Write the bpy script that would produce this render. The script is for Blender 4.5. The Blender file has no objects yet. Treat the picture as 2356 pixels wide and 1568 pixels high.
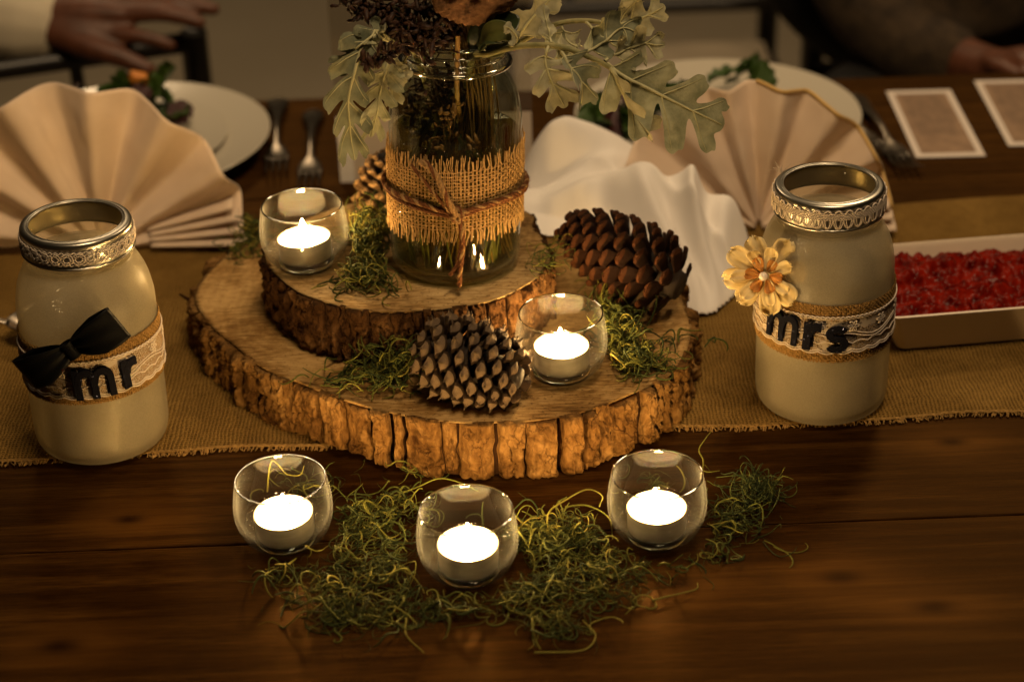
import bpy, bmesh, math, random
import numpy as np
from mathutils import Vector, Matrix, Euler, geometry

random.seed(7)
rng = np.random.default_rng(11)
sc = bpy.context.scene
COL = sc.collection
PI = math.pi

# ------------------------------------------------------------------ camera
F_PX, PITCH, ROLL = 4300.0, math.radians(29.5), 0.034
fwd = np.array([0, math.cos(PITCH), -math.sin(PITCH)])
up0 = np.array([0, math.sin(PITCH), math.cos(PITCH)])
rt0 = np.array([1.0, 0, 0])
rt = rt0 * math.cos(ROLL) - up0 * math.sin(ROLL)
up = rt0 * math.sin(ROLL) + up0 * math.cos(ROLL)
CAM = np.array([0, -0.969, 0.716])
cd = bpy.data.cameras.new('camera')
cam = bpy.data.objects.new('camera', cd)
COL.objects.link(cam)
M = Matrix.Identity(4)
for i in range(3):
    M[i][0], M[i][1], M[i][2], M[i][3] = rt[i], up[i], -fwd[i], CAM[i]
cam.matrix_world = M
cd.sensor_width = 36.0
cd.lens = 36.0 * F_PX / 2356
cd.clip_start = 0.02
cd.clip_end = 60
cd.dof.use_dof = True
cd.dof.focus_distance = 1.27
cd.dof.aperture_fstop = 4.5
cd.dof.aperture_blades = 0
sc.camera = cam

# ------------------------------------------------------------------ world, lamps, exposure
w = bpy.data.worlds.new('World')
sc.world = w
w.use_nodes = True
bg = w.node_tree.nodes['Background']
bg.inputs[0].default_value = (1.0, 0.66, 0.34, 1)
bg.inputs[1].default_value = 0.006
sc.view_settings.view_transform = 'Standard'
sc.view_settings.look = 'None'
sc.view_settings.exposure = 0.0
sc.view_settings.gamma = 1.0


def area_lamp(name, loc, target, size, power, color):
    l = bpy.data.lights.new(name, 'AREA')
    l.shape = 'DISK'
    l.size = size
    l.energy = power
    l.color = color
    o = bpy.data.objects.new(name, l)
    COL.objects.link(o)
    o.location = loc
    o.rotation_euler = (Vector(target) - Vector(loc)).to_track_quat('-Z', 'Y').to_euler()
    return o


WARM = (1.0, 0.70, 0.39)
area_lamp('room_lamp', (0.75, 1.55, 1.75), (0, 0.3, 0), 0.35, 13.0, WARM)
area_lamp('ceiling_lamp', (0.25, -0.35, 2.1), (0, 0.5, 0), 0.6, 29.0, WARM)
area_lamp('hall_lamp', (-0.6, 2.6, 1.9), (0.0, 2.4, -0.75), 0.6, 11.0, WARM)

cy = sc.cycles
cy.use_denoising = True
cy.max_bounces = 10
cy.transparent_max_bounces = 40
cy.caustics_reflective = False
cy.caustics_refractive = False
cy.sample_clamp_indirect = 14.0

# ------------------------------------------------------------------ pixel to world (layout helper)


def ray(px, py):
    return fwd + rt * (px - 1178) / F_PX - up * (py - 784) / F_PX


def un(px, py, z=0.0):
    d = ray(px, py)
    return CAM + d * ((z - CAM[2]) / d[2])


def uny(px, py, y):
    d = ray(px, py)
    return CAM + d * ((y - CAM[1]) / d[1])


# ------------------------------------------------------------------ numpy noise
def _hash(ix, iy, iz, s):
    h = (ix * 374761393 + iy * 668265263 + iz * 2147483647 + s * 974711) & 0xFFFFFFFF
    h = ((h ^ (h >> 13)) * 1274126177) & 0xFFFFFFFF
    h = h ^ (h >> 16)
    return (h & 0xFFFF) / 65535.0


def vnoise(x, y, z=0.0, s=0):
    x, y, z = np.broadcast_arrays(np.asarray(x, float), np.asarray(y, float), np.asarray(z, float))
    ix, iy, iz = np.floor(x).astype(np.int64), np.floor(y).astype(np.int64), np.floor(z).astype(np.int64)
    fx, fy, fz = x - ix, y - iy, z - iz
    fx, fy, fz = fx * fx * (3 - 2 * fx), fy * fy * (3 - 2 * fy), fz * fz * (3 - 2 * fz)
    r = 0
    for dx in (0, 1):
        for dy in (0, 1):
            for dz in (0, 1):
                wgt = (fx if dx else 1 - fx) * (fy if dy else 1 - fy) * (fz if dz else 1 - fz)
                r = r + wgt * _hash(ix + dx, iy + dy, iz + dz, s)
    return r * 2 - 1


def fbm(x, y, z=0.0, s=0, o=4):
    r, a, f = 0, 0.5, 1.0
    for i in range(o):
        r = r + a * vnoise(np.asarray(x) * f, np.asarray(y) * f, np.asarray(z) * f, s + i * 17)
        a *= 0.5
        f *= 2.03
    return r


# ------------------------------------------------------------------ objects
def mesh_np(name, V, Fs):
    me = bpy.data.meshes.new(name)
    V = np.asarray(V, dtype=np.float32).reshape(-1, 3)
    if isinstance(Fs, np.ndarray):
        n, k = Fs.shape
        me.vertices.add(len(V))
        me.vertices.foreach_set('co', V.ravel())
        me.loops.add(n * k)
        me.loops.foreach_set('vertex_index', Fs.astype(np.int32).ravel())
        me.polygons.add(n)
        me.polygons.foreach_set('loop_start', np.arange(0, n * k, k, dtype=np.int32))
        try:
            me.polygons.foreach_set('loop_total', np.full(n, k, dtype=np.int32))
        except Exception:
            pass
        me.update(calc_edges=True)
        me.validate()
    else:
        me.from_pydata([tuple(v) for v in V.tolist()], [], [tuple(f) for f in Fs])
        me.update()
    return me


def obj(name, me, mat=None, parent=None, smooth=True, loc=None, rot=None):
    if mat is not None and len(me.materials) == 0:
        for m_ in (mat if isinstance(mat, (list, tuple)) else [mat]):
            me.materials.append(m_)
    if smooth and len(me.polygons):
        me.polygons.foreach_set('use_smooth', np.ones(len(me.polygons), dtype=bool))
    o = bpy.data.objects.new(name, me)
    COL.objects.link(o)
    if parent is not None:
        o.parent = parent
    if loc is not None:
        o.location = loc
    if rot is not None:
        o.rotation_euler = rot
    return o


def tag(o, label, cat, group=None):
    o['label'] = label
    o['category'] = cat
    if group:
        o['group'] = group
    return o


def thing(name, label, cat, loc=(0, 0, 0), rot=(0, 0, 0), group=None):
    o = bpy.data.objects.new(name, None)
    o.empty_display_size = 0.02
    COL.objects.link(o)
    o.location = loc
    o.rotation_euler = rot
    return tag(o, label, cat, group)


class MB:
    """collects pieces into one mesh"""

    def __init__(s):
        s.V, s.F, s.n, s.mi = [], [], 0, []

    def add(s, V, Fs, mi=0):
        V = np.asarray(V, float).reshape(-1, 3)
        s.V.append(V)
        if isinstance(Fs, np.ndarray):
            Fs = (Fs + s.n).tolist()
        else:
            Fs = [[i + s.n for i in f] for f in Fs]
        s.F += Fs
        s.mi += [mi] * len(Fs)
        s.n += len(V)
        return s

    def mesh(s, name):
        V = np.concatenate(s.V)
        if len({len(f) for f in s.F}) == 1:
            me = mesh_np(name, V, np.array(s.F))
        else:
            me = mesh_np(name, V, s.F)
        if any(s.mi):
            me.polygons.foreach_set('material_index', np.array(s.mi, dtype=np.int32))
        return me

    def obj(s, name, mat, parent=None, smooth=True, **k):
        return obj(name, s.mesh(name), mat, parent, smooth, **k)


def grid_faces(nu, nv, closed_u=False, closed_v=False):
    iu = np.arange(nu if closed_u else nu - 1)
    iv = np.arange(nv if closed_v else nv - 1)
    a, b = np.meshgrid(iu, iv, indexing='ij')
    a, b = a.ravel(), b.ravel()
    a2, b2 = (a + 1) % nu, (b + 1) % nv
    return np.stack([a * nv + b, a2 * nv + b, a2 * nv + b2, a * nv + b2], 1)


def lathe(prof, n=64, closed=False):
    """profile of (r, z) turned about z"""
    prof = np.asarray(prof, float)
    th = np.linspace(0, 2 * PI, n, endpoint=False)
    r, z = prof[:, 0], prof[:, 1]
    V = np.stack([np.outer(np.cos(th), r), np.outer(np.sin(th), r), np.outer(np.ones(n), z)], -1).reshape(-1, 3)
    return V, grid_faces(n, len(prof), True, closed)


def smooth_prof(pts, k=6):
    """Catmull-Rom through points of any dimension"""
    P = np.asarray(pts, float)
    P = np.vstack([2 * P[0] - P[1], P, 2 * P[-1] - P[-2]])
    out = []
    for i in range(1, len(P) - 2):
        for j in range(k):
            t = j / k
            p0, p1, p2, p3 = P[i - 1], P[i], P[i + 1], P[i + 2]
            out.append(0.5 * ((2 * p1) + (-p0 + p2) * t + (2 * p0 - 5 * p1 + 4 * p2 - p3) * t * t
                              + (-p0 + 3 * p1 - 3 * p2 + p3) * t ** 3))
    out.append(P[-2])
    return np.array(out)


def tubes(P, R, sides=5, closed=False, flat=None):
    """P (m, n, 3) centre lines, R (m, n) radii -> quads of m tubes"""
    P = np.asarray(P, float)
    if P.ndim == 2:
        P = P[None]
    m, n, _ = P.shape
    R = np.broadcast_to(np.asarray(R, float), (m, n))
    if closed:
        T = np.roll(P, -1, 1) - np.roll(P, 1, 1)
    else:
        T = np.gradient(P, axis=1)
    T /= np.linalg.norm(T, axis=-1, keepdims=True) + 1e-12
    ref = np.where(np.abs(T[:, 0, 2:3]) < 0.9, np.array([[0, 0, 1.0]]), np.array([[1.0, 0, 0]]))
    N = np.zeros_like(P)
    c = ref - (ref * T[:, 0]).sum(-1, keepdims=True) * T[:, 0]
    N[:, 0] = c / np.linalg.norm(c, axis=-1, keepdims=True)
    for i in range(1, n):
        c = N[:, i - 1] - (N[:, i - 1] * T[:, i]).sum(-1, keepdims=True) * T[:, i]
        N[:, i] = c / (np.linalg.norm(c, axis=-1, keepdims=True) + 1e-12)
    B = np.cross(T, N)
    a = np.linspace(0, 2 * PI, sides, endpoint=False)
    ca, sa = np.cos(a), np.sin(a)
    if flat:
        sa = sa * flat
    V = P[:, :, None] + R[:, :, None, None] * (N[:, :, None] * ca[:, None] + B[:, :, None] * sa[:, None])
    f = grid_faces(n, sides, closed, True)
    Fs = (f[None] + (np.arange(m) * n * sides)[:, None, None]).reshape(-1, 4)
    return V.reshape(-1, 3), Fs


def box(x0, x1, y0, y1, z0, z1, b=0.0):
    """box with chamfered top and vertical edges"""
    bm = bmesh.new()
    vs = [bm.verts.new((x, y, z)) for z in (z0, z1) for y in (y0, y1) for x in (x0, x1)]
    for f in ((0, 2, 3, 1), (4, 5, 7, 6), (0, 1, 5, 4), (2, 6, 7, 3), (0, 4, 6, 2), (1, 3, 7, 5)):
        bm.faces.new([vs[i] for i in f])
    if b:
        bmesh.ops.bevel(bm, geom=list(bm.edges), offset=b, segments=2, affect='EDGES', profile=0.5)
    V = [v.co[:] for v in bm.verts]
    bm.verts.index_update()
    Fs = [[v.index for v in f.verts] for f in bm.faces]
    bm.free()
    return V, Fs


def solidify(o, t, off=-1):
    m = o.modifiers.new('thickness', 'SOLIDIFY')
    m.thickness = t
    m.offset = off
    return o


def subsurf(o, n=1):
    m = o.modifiers.new('smooth', 'SUBSURF')
    m.levels = m.render_levels = n
    return o


def copy_piece(src, parent, name=None):
    c = src.copy()
    COL.objects.link(c)
    c.parent = parent
    return c


# ------------------------------------------------------------------ materials
class NT:
    def __init__(s, name):
        s.m = bpy.data.materials.new(name)
        s.m.use_nodes = True
        s.t = s.m.node_tree
        s.t.nodes.clear()
        s.out = s.t.nodes.new('ShaderNodeOutputMaterial')

    def n(s, typ, props=None, **ins):
        nd = s.t.nodes.new('ShaderNode' + typ)
        for k, v in (props or {}).items():
            setattr(nd, k, v)
        for k, v in ins.items():
            key = int(k[1:]) if k[0] == 'i' and k[1:].isdigit() else k.replace('_', ' ')
            s.set(nd.inputs[key], v)
        return nd

    def set(s, sock, v):
        if hasattr(v, 'is_output'):
            s.t.links.new(v, sock)
        elif isinstance(v, bpy.types.Node):
            s.t.links.new(v.outputs[0], sock)
        else:
            if sock.type == 'RGBA' and len(v) == 3:
                v = (*v, 1)
            sock.default_value = v

    def math(s, op, a, b=0.0, c=None, clamp=False):
        nd = s.n('Math', {'operation': op, 'use_clamp': clamp}, i0=a, i1=b)
        if c is not None:
            s.set(nd.inputs[2], c)
        return nd.outputs[0]

    def coord(s, scale=(1, 1, 1), kind='Object'):
        tc = s.n('TexCoord')
        return s.n('Mapping', None, Vector=tc.outputs[kind], Scale=scale).outputs[0]

    def noise(s, vec, scale, detail=4, rough=0.55, dist=0.0):
        return s.n('TexNoise', None, Vector=vec, Scale=scale, Detail=detail, Roughness=rough, Distortion=dist).outputs[0]

    def ramp(s, fac, stops):
        nd = s.n('ValToRGB', None, Fac=fac)
        el = nd.color_ramp.elements
        while len(el) < len(stops):
            el.new(0.5)
        for e, (p, c) in zip(el, stops):
            e.position = p
            e.color = (*c, 1) if len(c) == 3 else c
        return nd.outputs[0]

    def mix(s, fac, a, b, blend='MIX'):
        nd = s.n('Mix', {'data_type': 'RGBA', 'blend_type': blend})
        s.set(nd.inputs[0], fac)
        s.set(nd.inputs[6], a)
        s.set(nd.inputs[7], b)
        return nd.outputs[2]

    def bump(s, h, strength=0.5, dist=0.001):
        return s.n('Bump', None, Height=h, Strength=strength, Distance=dist).outputs[0]

    def end(s, shader):
        s.t.links.new(shader if hasattr(shader, 'is_output') else shader.outputs[0], s.out.inputs[0])
        return s.m


def pbr(name, c1, c2=None, scale=80, rough=0.6, bump=0.0, bdist=0.001, bscale=None, stretch=(1, 1, 1), metallic=0.0,
        sheen=0.0, sss=0.0, coat=0.0, detail=5, spec=0.5, lo=0.35, hi=0.65, trans=0.0, tint_attr=None):
    t = NT(name)
    v = t.coord(stretch)
    col = c1
    if c2 is not None:
        nz = t.noise(v, scale, detail)
        col = t.ramp(nz, [(lo, c1), (hi, c2)])
    kw = dict(Roughness=rough, Metallic=metallic)
    p = t.n('BsdfPrincipled', None, Base_Color=col, **kw)
    p.inputs['Specular IOR Level'].default_value = spec
    if sheen:
        p.inputs['Sheen Weight'].default_value = sheen
        p.inputs['Sheen Roughness'].default_value = 0.5
    if sss:
        p.inputs['Subsurface Weight'].default_value = sss
        p.inputs['Subsurface Radius'].default_value = (0.01, 0.006, 0.003)
        p.inputs['Subsurface Scale'].default_value = 0.6
    if coat:
        p.inputs['Coat Weight'].default_value = coat
        p.inputs['Coat Roughness'].default_value = 0.15
    if bump:
        b = t.noise(v, bscale or scale * 2, 6, 0.6)
        t.set(p.inputs['Normal'], t.bump(b, bump, bdist))
    sh = p.outputs[0]
    if trans:
        tr = t.n('BsdfTranslucent', None, Color=col)
        sh = t.n('MixShader', None, i0=trans, i1=sh, i2=tr).outputs[0]
    return t.end(sh)


def thin_glass(name, tint=(0.97, 0.985, 0.96), ior=1.45, rough=0.0, wav=0.0, edge=(0.72, 0.78, 0.76), glint=0.0, edge_sheen=0.0):
    t = NT(name)
    lw = t.n('LayerWeight', None, Blend=0.5)
    fac = t.math('POWER', lw.outputs['Facing'], 4.0)
    tr = t.n('BsdfTransparent', None, Color=t.mix(fac, tint, tuple(x * e for x, e in zip(tint, edge))))
    gl = t.n('BsdfGlossy', None, Color=(1, 1, 1), Roughness=rough)
    # the Fresnel node inverts the index on back faces; a thin wall reflects alike from both sides
    bf = t.n('NewGeometry').outputs['Backfacing']
    fr = t.n('Fresnel', None, IOR=t.math('MULTIPLY_ADD', bf, 1.0 / ior - ior, ior))
    if wav:
        v = t.coord((1, 1, 0.35))
        b = t.bump(t.noise(v, 90, 2), wav, 0.002)
        t.set(gl.inputs['Normal'], b)
        t.set(fr.inputs['Normal'], b)
    if glint:
        # pressed glass is uneven towards its foot
        v = t.coord()
        z = t.n('SeparateXYZ', None, Vector=v).outputs[2]
        low = t.math('MULTIPLY', t.math('SUBTRACT', 0.016, z), 90.0, clamp=True)
        b = t.bump(t.math('MULTIPLY', t.noise(v, 420, 3), low), 1.0, glint)
        t.set(gl.inputs['Normal'], b)
        t.set(fr.inputs['Normal'], b)
    g_ = t.n('MixShader', None, i0=fr, i1=tr, i2=gl)
    if edge_sheen:
        # pale diffuse layer standing in for room reflections on the glass, strongest along edges
        sm = t.noise(t.coord(), 70, 4)
        fm = t.math('MULTIPLY', t.math('MULTIPLY_ADD', fac, edge_sheen * 50, edge_sheen), t.math('MULTIPLY_ADD', sm, 1.6, 0.1))
        df = t.n('MixShader', None, i0=0.5, i1=t.n('BsdfDiffuse', None, Color=(0.8, 0.82, 0.8)).outputs[0], i2=t.n('BsdfTranslucent', None, Color=(0.8, 0.82, 0.8)).outputs[0])
        g_ = t.n('MixShader', None, i0=fm, i1=g_.outputs[0], i2=df.outputs[0])
    return t.end(g_)


def m_table():
    t = NT('stained_wood')
    v = t.coord((1, 1, 1))
    # knots bend the grain round them and darken at their own place
    knots = [un(2195, 1020), un(2150, 1400), un(1560, 1345), un(135, 1480), un(300, 1190), un(1935, 1330)]
    sep = t.n('SeparateXYZ', None, Vector=v)
    ysh, kmask, halo = None, None, None
    for k, kp in enumerate(knots):
        dx = t.math('MULTIPLY', t.math('SUBTRACT', sep.outputs[0], float(kp[0])), 0.55)
        dy = t.math('SUBTRACT', sep.outputs[1], float(kp[1]))
        d2 = t.math('ADD', t.math('MULTIPLY', dx, dx), t.math('MULTIPLY', dy, dy))
        wv = t.math('DIVIDE', t.math('MULTIPLY', dy, 0.00022), t.math('ADD', d2, 0.00012))
        e = t.math('POWER', 2.718, t.math('MULTIPLY', d2, -1.0 / (2 * (0.006 if k % 2 else 0.0045) ** 2)))
        ysh = wv if ysh is None else t.math('ADD', ysh, wv)
        kmask = e if kmask is None else t.math('ADD', kmask, e)
        h_ = t.math('POWER', 2.718, t.math('MULTIPLY', d2, -1.0 / (2 * 0.015 ** 2)))
        halo = h_ if halo is None else t.math('ADD', halo, h_)
    yy = t.math('SUBTRACT', sep.outputs[1], t.math('MULTIPLY', ysh, 0.012))
    cv = t.n('CombineXYZ', None, X=sep.outputs[0], Y=yy, Z=sep.outputs[2])
    gv = t.n('Mapping', None, Vector=cv, Scale=(1.1, 28, 4)).outputs[0]
    g1 = t.noise(gv, 3.2, 8, 0.6, 0.5)
    fv = t.n('Mapping', None, Vector=cv, Scale=(16, 330, 30)).outputs[0]
    g2 = t.noise(fv, 3.0, 3, 0.6)
    blot = t.noise(v, 7, 3)
    c = t.ramp(g1, [(0.3, (0.009, 0.0033, 0.0006)), (0.48, (0.022, 0.0088, 0.0016)), (0.7, (0.052, 0.0235, 0.0046))])
    c = t.mix(0.8, c, t.ramp(g2, [(0.36, (0.35, 0.30, 0.26)), (0.62, (1.15, 1.15, 1.15))]), 'MULTIPLY')
    c = t.mix(0.6, c, t.ramp(blot, [(0.3, (0.62, 0.58, 0.55)), (0.7, (1.25, 1.2, 1.15))]), 'MULTIPLY')
    c = t.mix(t.math('MULTIPLY', halo, t.math('MULTIPLY', g1, 1.1), clamp=True), c, (0.105, 0.044, 0.008))
    c = t.mix(t.math('MULTIPLY', kmask, 0.95, clamp=True), c, (0.008, 0.0028, 0.0012))
    ro = t.ramp(g2, [(0.3, (0.34,) * 3), (0.7, (0.48,) * 3)])
    hb = t.math('ADD', t.math('MULTIPLY', g2, 0.5), g1)
    nrm = t.bump(hb, 0.25, 0.0012)
    d = t.n('BsdfDiffuse', None, Color=c, Normal=nrm)
    gl = t.n('BsdfGlossy', None, Color=(0.85, 0.46, 0.17), Roughness=ro, Normal=nrm)
    fr = t.n('Fresnel', None, IOR=1.16, Normal=nrm)
    return t.end(t.n('MixShader', None, i0=fr, i1=d, i2=gl))


def m_weave(name, pitch, ca, cb, hole=0.30, coarse=1.0):
    """open burlap weave: threads with relief, holes see-through"""
    t = NT(name)
    v = t.coord()
    wob = t.n('TexNoise', None, Vector=v, Scale=45, Detail=3)
    vv = t.n('VectorMath', {'operation': 'SCALE'}, i0=t.n('VectorMath', {'operation': 'SUBTRACT'}, i0=wob.outputs[1], i1=(0.5, 0.5, 0.5)).outputs[0])
    vv.inputs[3].default_value = pitch * 2.2
    pv = t.n('VectorMath', {'operation': 'ADD'}, i0=v, i1=vv.outputs[0]).outputs[0]
    s = t.n('SeparateXYZ', None, Vector=pv)
    u = t.math('DIVIDE', s.outputs[0], pitch * 1.08)
    w_ = t.math('DIVIDE', s.outputs[1], pitch)
    du = t.math('ABSOLUTE', t.math('SUBTRACT', t.math('FRACT', u), 0.5))
    dw = t.math('ABSOLUTE', t.math('SUBTRACT', t.math('FRACT', w_), 0.5))
    thick = t.noise(v, 160, 2)
    lim = t.math('MULTIPLY_ADD', thick, 0.22, 0.5 - hole)
    par = t.math('MODULO', t.math('ADD', t.math('FLOOR', u), t.math('FLOOR', w_)), 2.0)
    par = t.math('ABSOLUTE', par)
    hu = t.math('SUBTRACT', 1.0, t.math('POWER', t.math('DIVIDE', du, lim), 2.0))
    hw = t.math('SUBTRACT', 1.0, t.math('POWER', t.math('DIVIDE', dw, lim), 2.0))
    lift = t.math('MULTIPLY', t.math('SUBTRACT', par, 0.5), 0.8)
    h = t.math('MAXIMUM', t.math('ADD', hu, lift), t.math('SUBTRACT', hw, lift))
    alpha = t.math('GREATER_THAN', t.math('MAXIMUM', hu, hw), 0.0)
    fib = t.noise(t.n('Mapping', None, Vector=v, Scale=(1, 1, 1)).outputs[0], 900, 2)
    blot = t.noise(v, 14, 3)
    col = t.ramp(t.math('MULTIPLY_ADD', blot, 0.5, t.math('MULTIPLY', fib, 0.5)), [(0.35, ca), (0.65, cb)])
    p = t.n('BsdfPrincipled', None, Base_Color=col, Roughness=0.85)
    p.inputs['Specular IOR Level'].default_value = 0.04
    t.set(p.inputs['Normal'], t.bump(t.math('MAXIMUM', h, -0.4), 0.9, pitch * 0.35))
    tr = t.n('BsdfTransparent')
    return t.end(t.n('MixShader', None, i0=alpha, i1=tr, i2=p))


def m_slice_top(name, c1, c2, c3):
    t = NT(name)
    v = t.coord()
    s = t.n('SeparateXYZ', None, Vector=v)
    rr = t.math('SQRT', t.math('ADD', t.math('POWER', s.outputs[0], 2.0), t.math('POWER', s.outputs[1], 2.0)))
    wob = t.noise(v, 9, 3)
    rings = t.math('SINE', t.math('MULTIPLY', t.math('MULTIPLY_ADD', wob, 0.06, rr), 900.0))
    streak = t.noise(t.n('Mapping', None, Vector=v, Scale=(14, 90, 10), Rotation=(0, 0, 0.35)).outputs[0], 6, 5)
    blot = t.noise(v, 16, 5, 0.6)
    grit = t.noise(v, 420, 3, 0.6)
    c = t.ramp(t.math('MULTIPLY_ADD', streak, 0.4, t.math('MULTIPLY', blot, 0.6)), [(0.36, c1), (0.47, c2), (0.60, c3)])
    c = t.mix(0.16, c, t.ramp(t.math('MULTIPLY_ADD', rings, 0.5, 0.5), [(0, (0.35, 0.25, 0.18)), (1, (1, 1, 1))]), 'MULTIPLY')
    c = t.mix(0.75, c, t.ramp(grit, [(0.30, (0.18, 0.12, 0.08)), (0.42, (1, 1, 1))]), 'MULTIPLY')
    p = t.n('BsdfPrincipled', None, Base_Color=c, Roughness=0.78)
    p.inputs['Specular IOR Level'].default_value = 0.05
    t.set(p.inputs['Normal'], t.bump(t.math('MULTIPLY_ADD', grit, 0.5, streak), 0.6, 0.0012))
    return t.end(p)


def m_bark(name, dark, mid, light):
    t = NT(name)
    v = t.coord()
    n1 = t.noise(t.n('Mapping', None, Vector=v, Scale=(1, 1, 0.55)).outputs[0], 120, 8, 0.65, 0.6)
    n2 = t.noise(v, 30, 4)
    vo = t.n('TexVoronoi', {'feature': 'DISTANCE_TO_EDGE'}, Vector=t.n('VectorMath', {'operation': 'ADD'}, i0=t.n('Mapping', None, Vector=v, Scale=(1, 1, 0.6)).outputs[0], i1=t.n('VectorMath', {'operation': 'SCALE', }, i0=t.n('TexNoise', None, Vector=v, Scale=200, Detail=4).outputs[1]).outputs[0]).outputs[0], Scale=125)
    for nd in t.t.nodes:
        if nd.type == 'VECT_MATH' and nd.operation == 'SCALE':
            nd.inputs[3].default_value = 0.006
    cr = t.math('SMOOTH_MIN', vo.outputs[0], 0.12, 0.05)
    c = t.ramp(t.math('MULTIPLY_ADD', n2, 0.5, t.math('MULTIPLY', n1, 0.5)), [(0.34, dark), (0.5, mid), (0.66, light)])
    c = t.mix(t.math('MULTIPLY', t.math('SUBTRACT', t.noise(v, 55, 3), 0.42), 4.0, clamp=True), c, t.mix(1.0, c, t.ramp(vo.outputs[0], [(0.0, (0.22, 0.17, 0.14)), (0.08, (1, 1, 1))]), 'MULTIPLY'))
    p = t.n('BsdfPrincipled', None, Base_Color=c, Roughness=0.9)
    p.inputs['Specular IOR Level'].default_value = 0.04
    t.set(p.inputs['Normal'], t.bump(t.math('MULTIPLY_ADD', n1, 0.7, t.math('MULTIPLY', cr, 2.0)), 1.0, 0.0026))
    return t.end(p)


def m_frost(name, c):
    """frosted glass sprayed with glitter: half see-through, soft gloss, tiny flakes at their own angles"""
    t = NT(name)
    v = t.coord()
    vo = t.n('TexVoronoi', None, Vector=v, Scale=4600)
    blot = t.noise(v, 22, 4)
    col = t.ramp(t.math('MULTIPLY_ADD', t.noise(v, 1100, 2), 0.55, t.math('MULTIPLY', blot, 0.45)), [(0.36, tuple(x * 0.82 for x in c)), (0.62, c)])
    d = t.n('BsdfPrincipled', None, Base_Color=col, Roughness=0.32)
    t.set(d.inputs['Normal'], t.bump(t.noise(v, 700, 3), 0.3, 0.0004))
    tr = t.n('BsdfTranslucent', None, Color=col)
    a = t.n('MixShader', None, i0=0.62, i1=d.outputs[0], i2=tr.outputs[0])
    clear = t.n('BsdfTransparent', None, Color=(0.92, 0.9, 0.82))
    neck = t.math('GREATER_THAN', t.n('SeparateXYZ', None, Vector=v).outputs[2], 0.1495)
    a = t.n('MixShader', None, i0=t.math('MULTIPLY_ADD', neck, 0.45, t.math('MULTIPLY_ADD', t.noise(v, 16, 3), 0.35, 0.27)), i1=a.outputs[0], i2=clear.outputs[0])
    geo = t.n('NewGeometry')
    off = t.n('VectorMath', {'operation': 'SUBTRACT'}, i0=vo.outputs[1], i1=(0.5, 0.5, 0.5)).outputs[0]
    nn = t.n('VectorMath', {'operation': 'ADD'}, i0=geo.outputs['Normal'], i1=off).outputs[0]
    nn = t.n('VectorMath', {'operation': 'NORMALIZE'}, i0=nn).outputs[0]
    fl = t.n('BsdfGlossy', None, Color=(0.95, 0.9, 0.7), Roughness=0.22, Normal=nn)
    sp = t.n('SeparateXYZ', None, Vector=vo.outputs[1])
    msk = t.math('MULTIPLY', t.math('GREATER_THAN', sp.outputs[0], 0.90), 0.22)
    return t.end(t.n('MixShader', None, i0=msk, i1=a.outputs[0], i2=fl.outputs[0]))


def m_glitter(name, c):
    t = NT(name)
    v = t.coord()
    vo = t.n('TexVoronoi', None, Vector=v, Scale=1300)
    d = t.n('BsdfPrincipled', None, Base_Color=c, Roughness=0.75)
    d.inputs['Specular IOR Level'].default_value = 0.04
    geo = t.n('NewGeometry')
    off = t.n('VectorMath', {'operation': 'SUBTRACT'}, i0=vo.outputs[1], i1=(0.5, 0.5, 0.5)).outputs[0]
    sc_ = t.n('VectorMath', {'operation': 'SCALE'}, i0=off)
    sc_.inputs[3].default_value = 1.6
    nn = t.n('VectorMath', {'operation': 'NORMALIZE'}, i0=t.n('VectorMath', {'operation': 'ADD'}, i0=geo.outputs['Normal'], i1=sc_.outputs[0]).outputs[0]).outputs[0]
    fl = t.n('BsdfGlossy', None, Color=(0.55, 0.55, 0.7), Roughness=0.18, Normal=nn)
    sp = t.n('SeparateXYZ', None, Vector=vo.outputs[1])
    msk = t.math('MULTIPLY', t.math('GREATER_THAN', sp.outputs[2], 0.965), 0.7)
    return t.end(t.n('MixShader', None, i0=msk, i1=d.outputs[0], i2=fl.outputs[0]))


def m_net(name, c):
    """fine lace ground: hexagon-like mesh with holes"""
    t = NT(name)
    v = t.coord()
    vo = t.n('TexVoronoi', {'feature': 'DISTANCE_TO_EDGE'}, Vector=v, Scale=760)
    pat = t.noise(v, 95, 3, 0.5)
    a = t.math('MAXIMUM', t.math('LESS_THAN', vo.outputs[0], 0.10), t.math('GREATER_THAN', pat, 0.56))
    a = t.math('MULTIPLY', a, 0.68)
    d = t.n('BsdfPrincipled', None, Base_Color=c, Roughness=0.8)
    tr = t.n('BsdfTransparent')
    return t.end(t.n('MixShader', None, i0=a, i1=tr, i2=d.outputs[0]))


def m_emit(name, c, s):
    t = NT(name)
    return t.end(t.n('Emission', None, Color=c, Strength=s))


def m_tint(name, ramp_stops, rough=0.8, trans=0.0):
    """colour picked per strand from the mesh attribute 'tint'"""
    t = NT(name)
    a = t.n('Attribute', {'attribute_name': 'tint'})
    c = t.ramp(a.outputs['Fac'], ramp_stops)
    p = t.n('BsdfPrincipled', None, Base_Color=c, Roughness=rough)
    p.inputs['Specular IOR Level'].default_value = 0.25
    if trans:
        tr = t.n('BsdfTranslucent', None, Color=c)
        return t.end(t.n('MixShader', None, i0=trans, i1=p.outputs[0], i2=tr.outputs[0]))
    return t.end(p)


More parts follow.
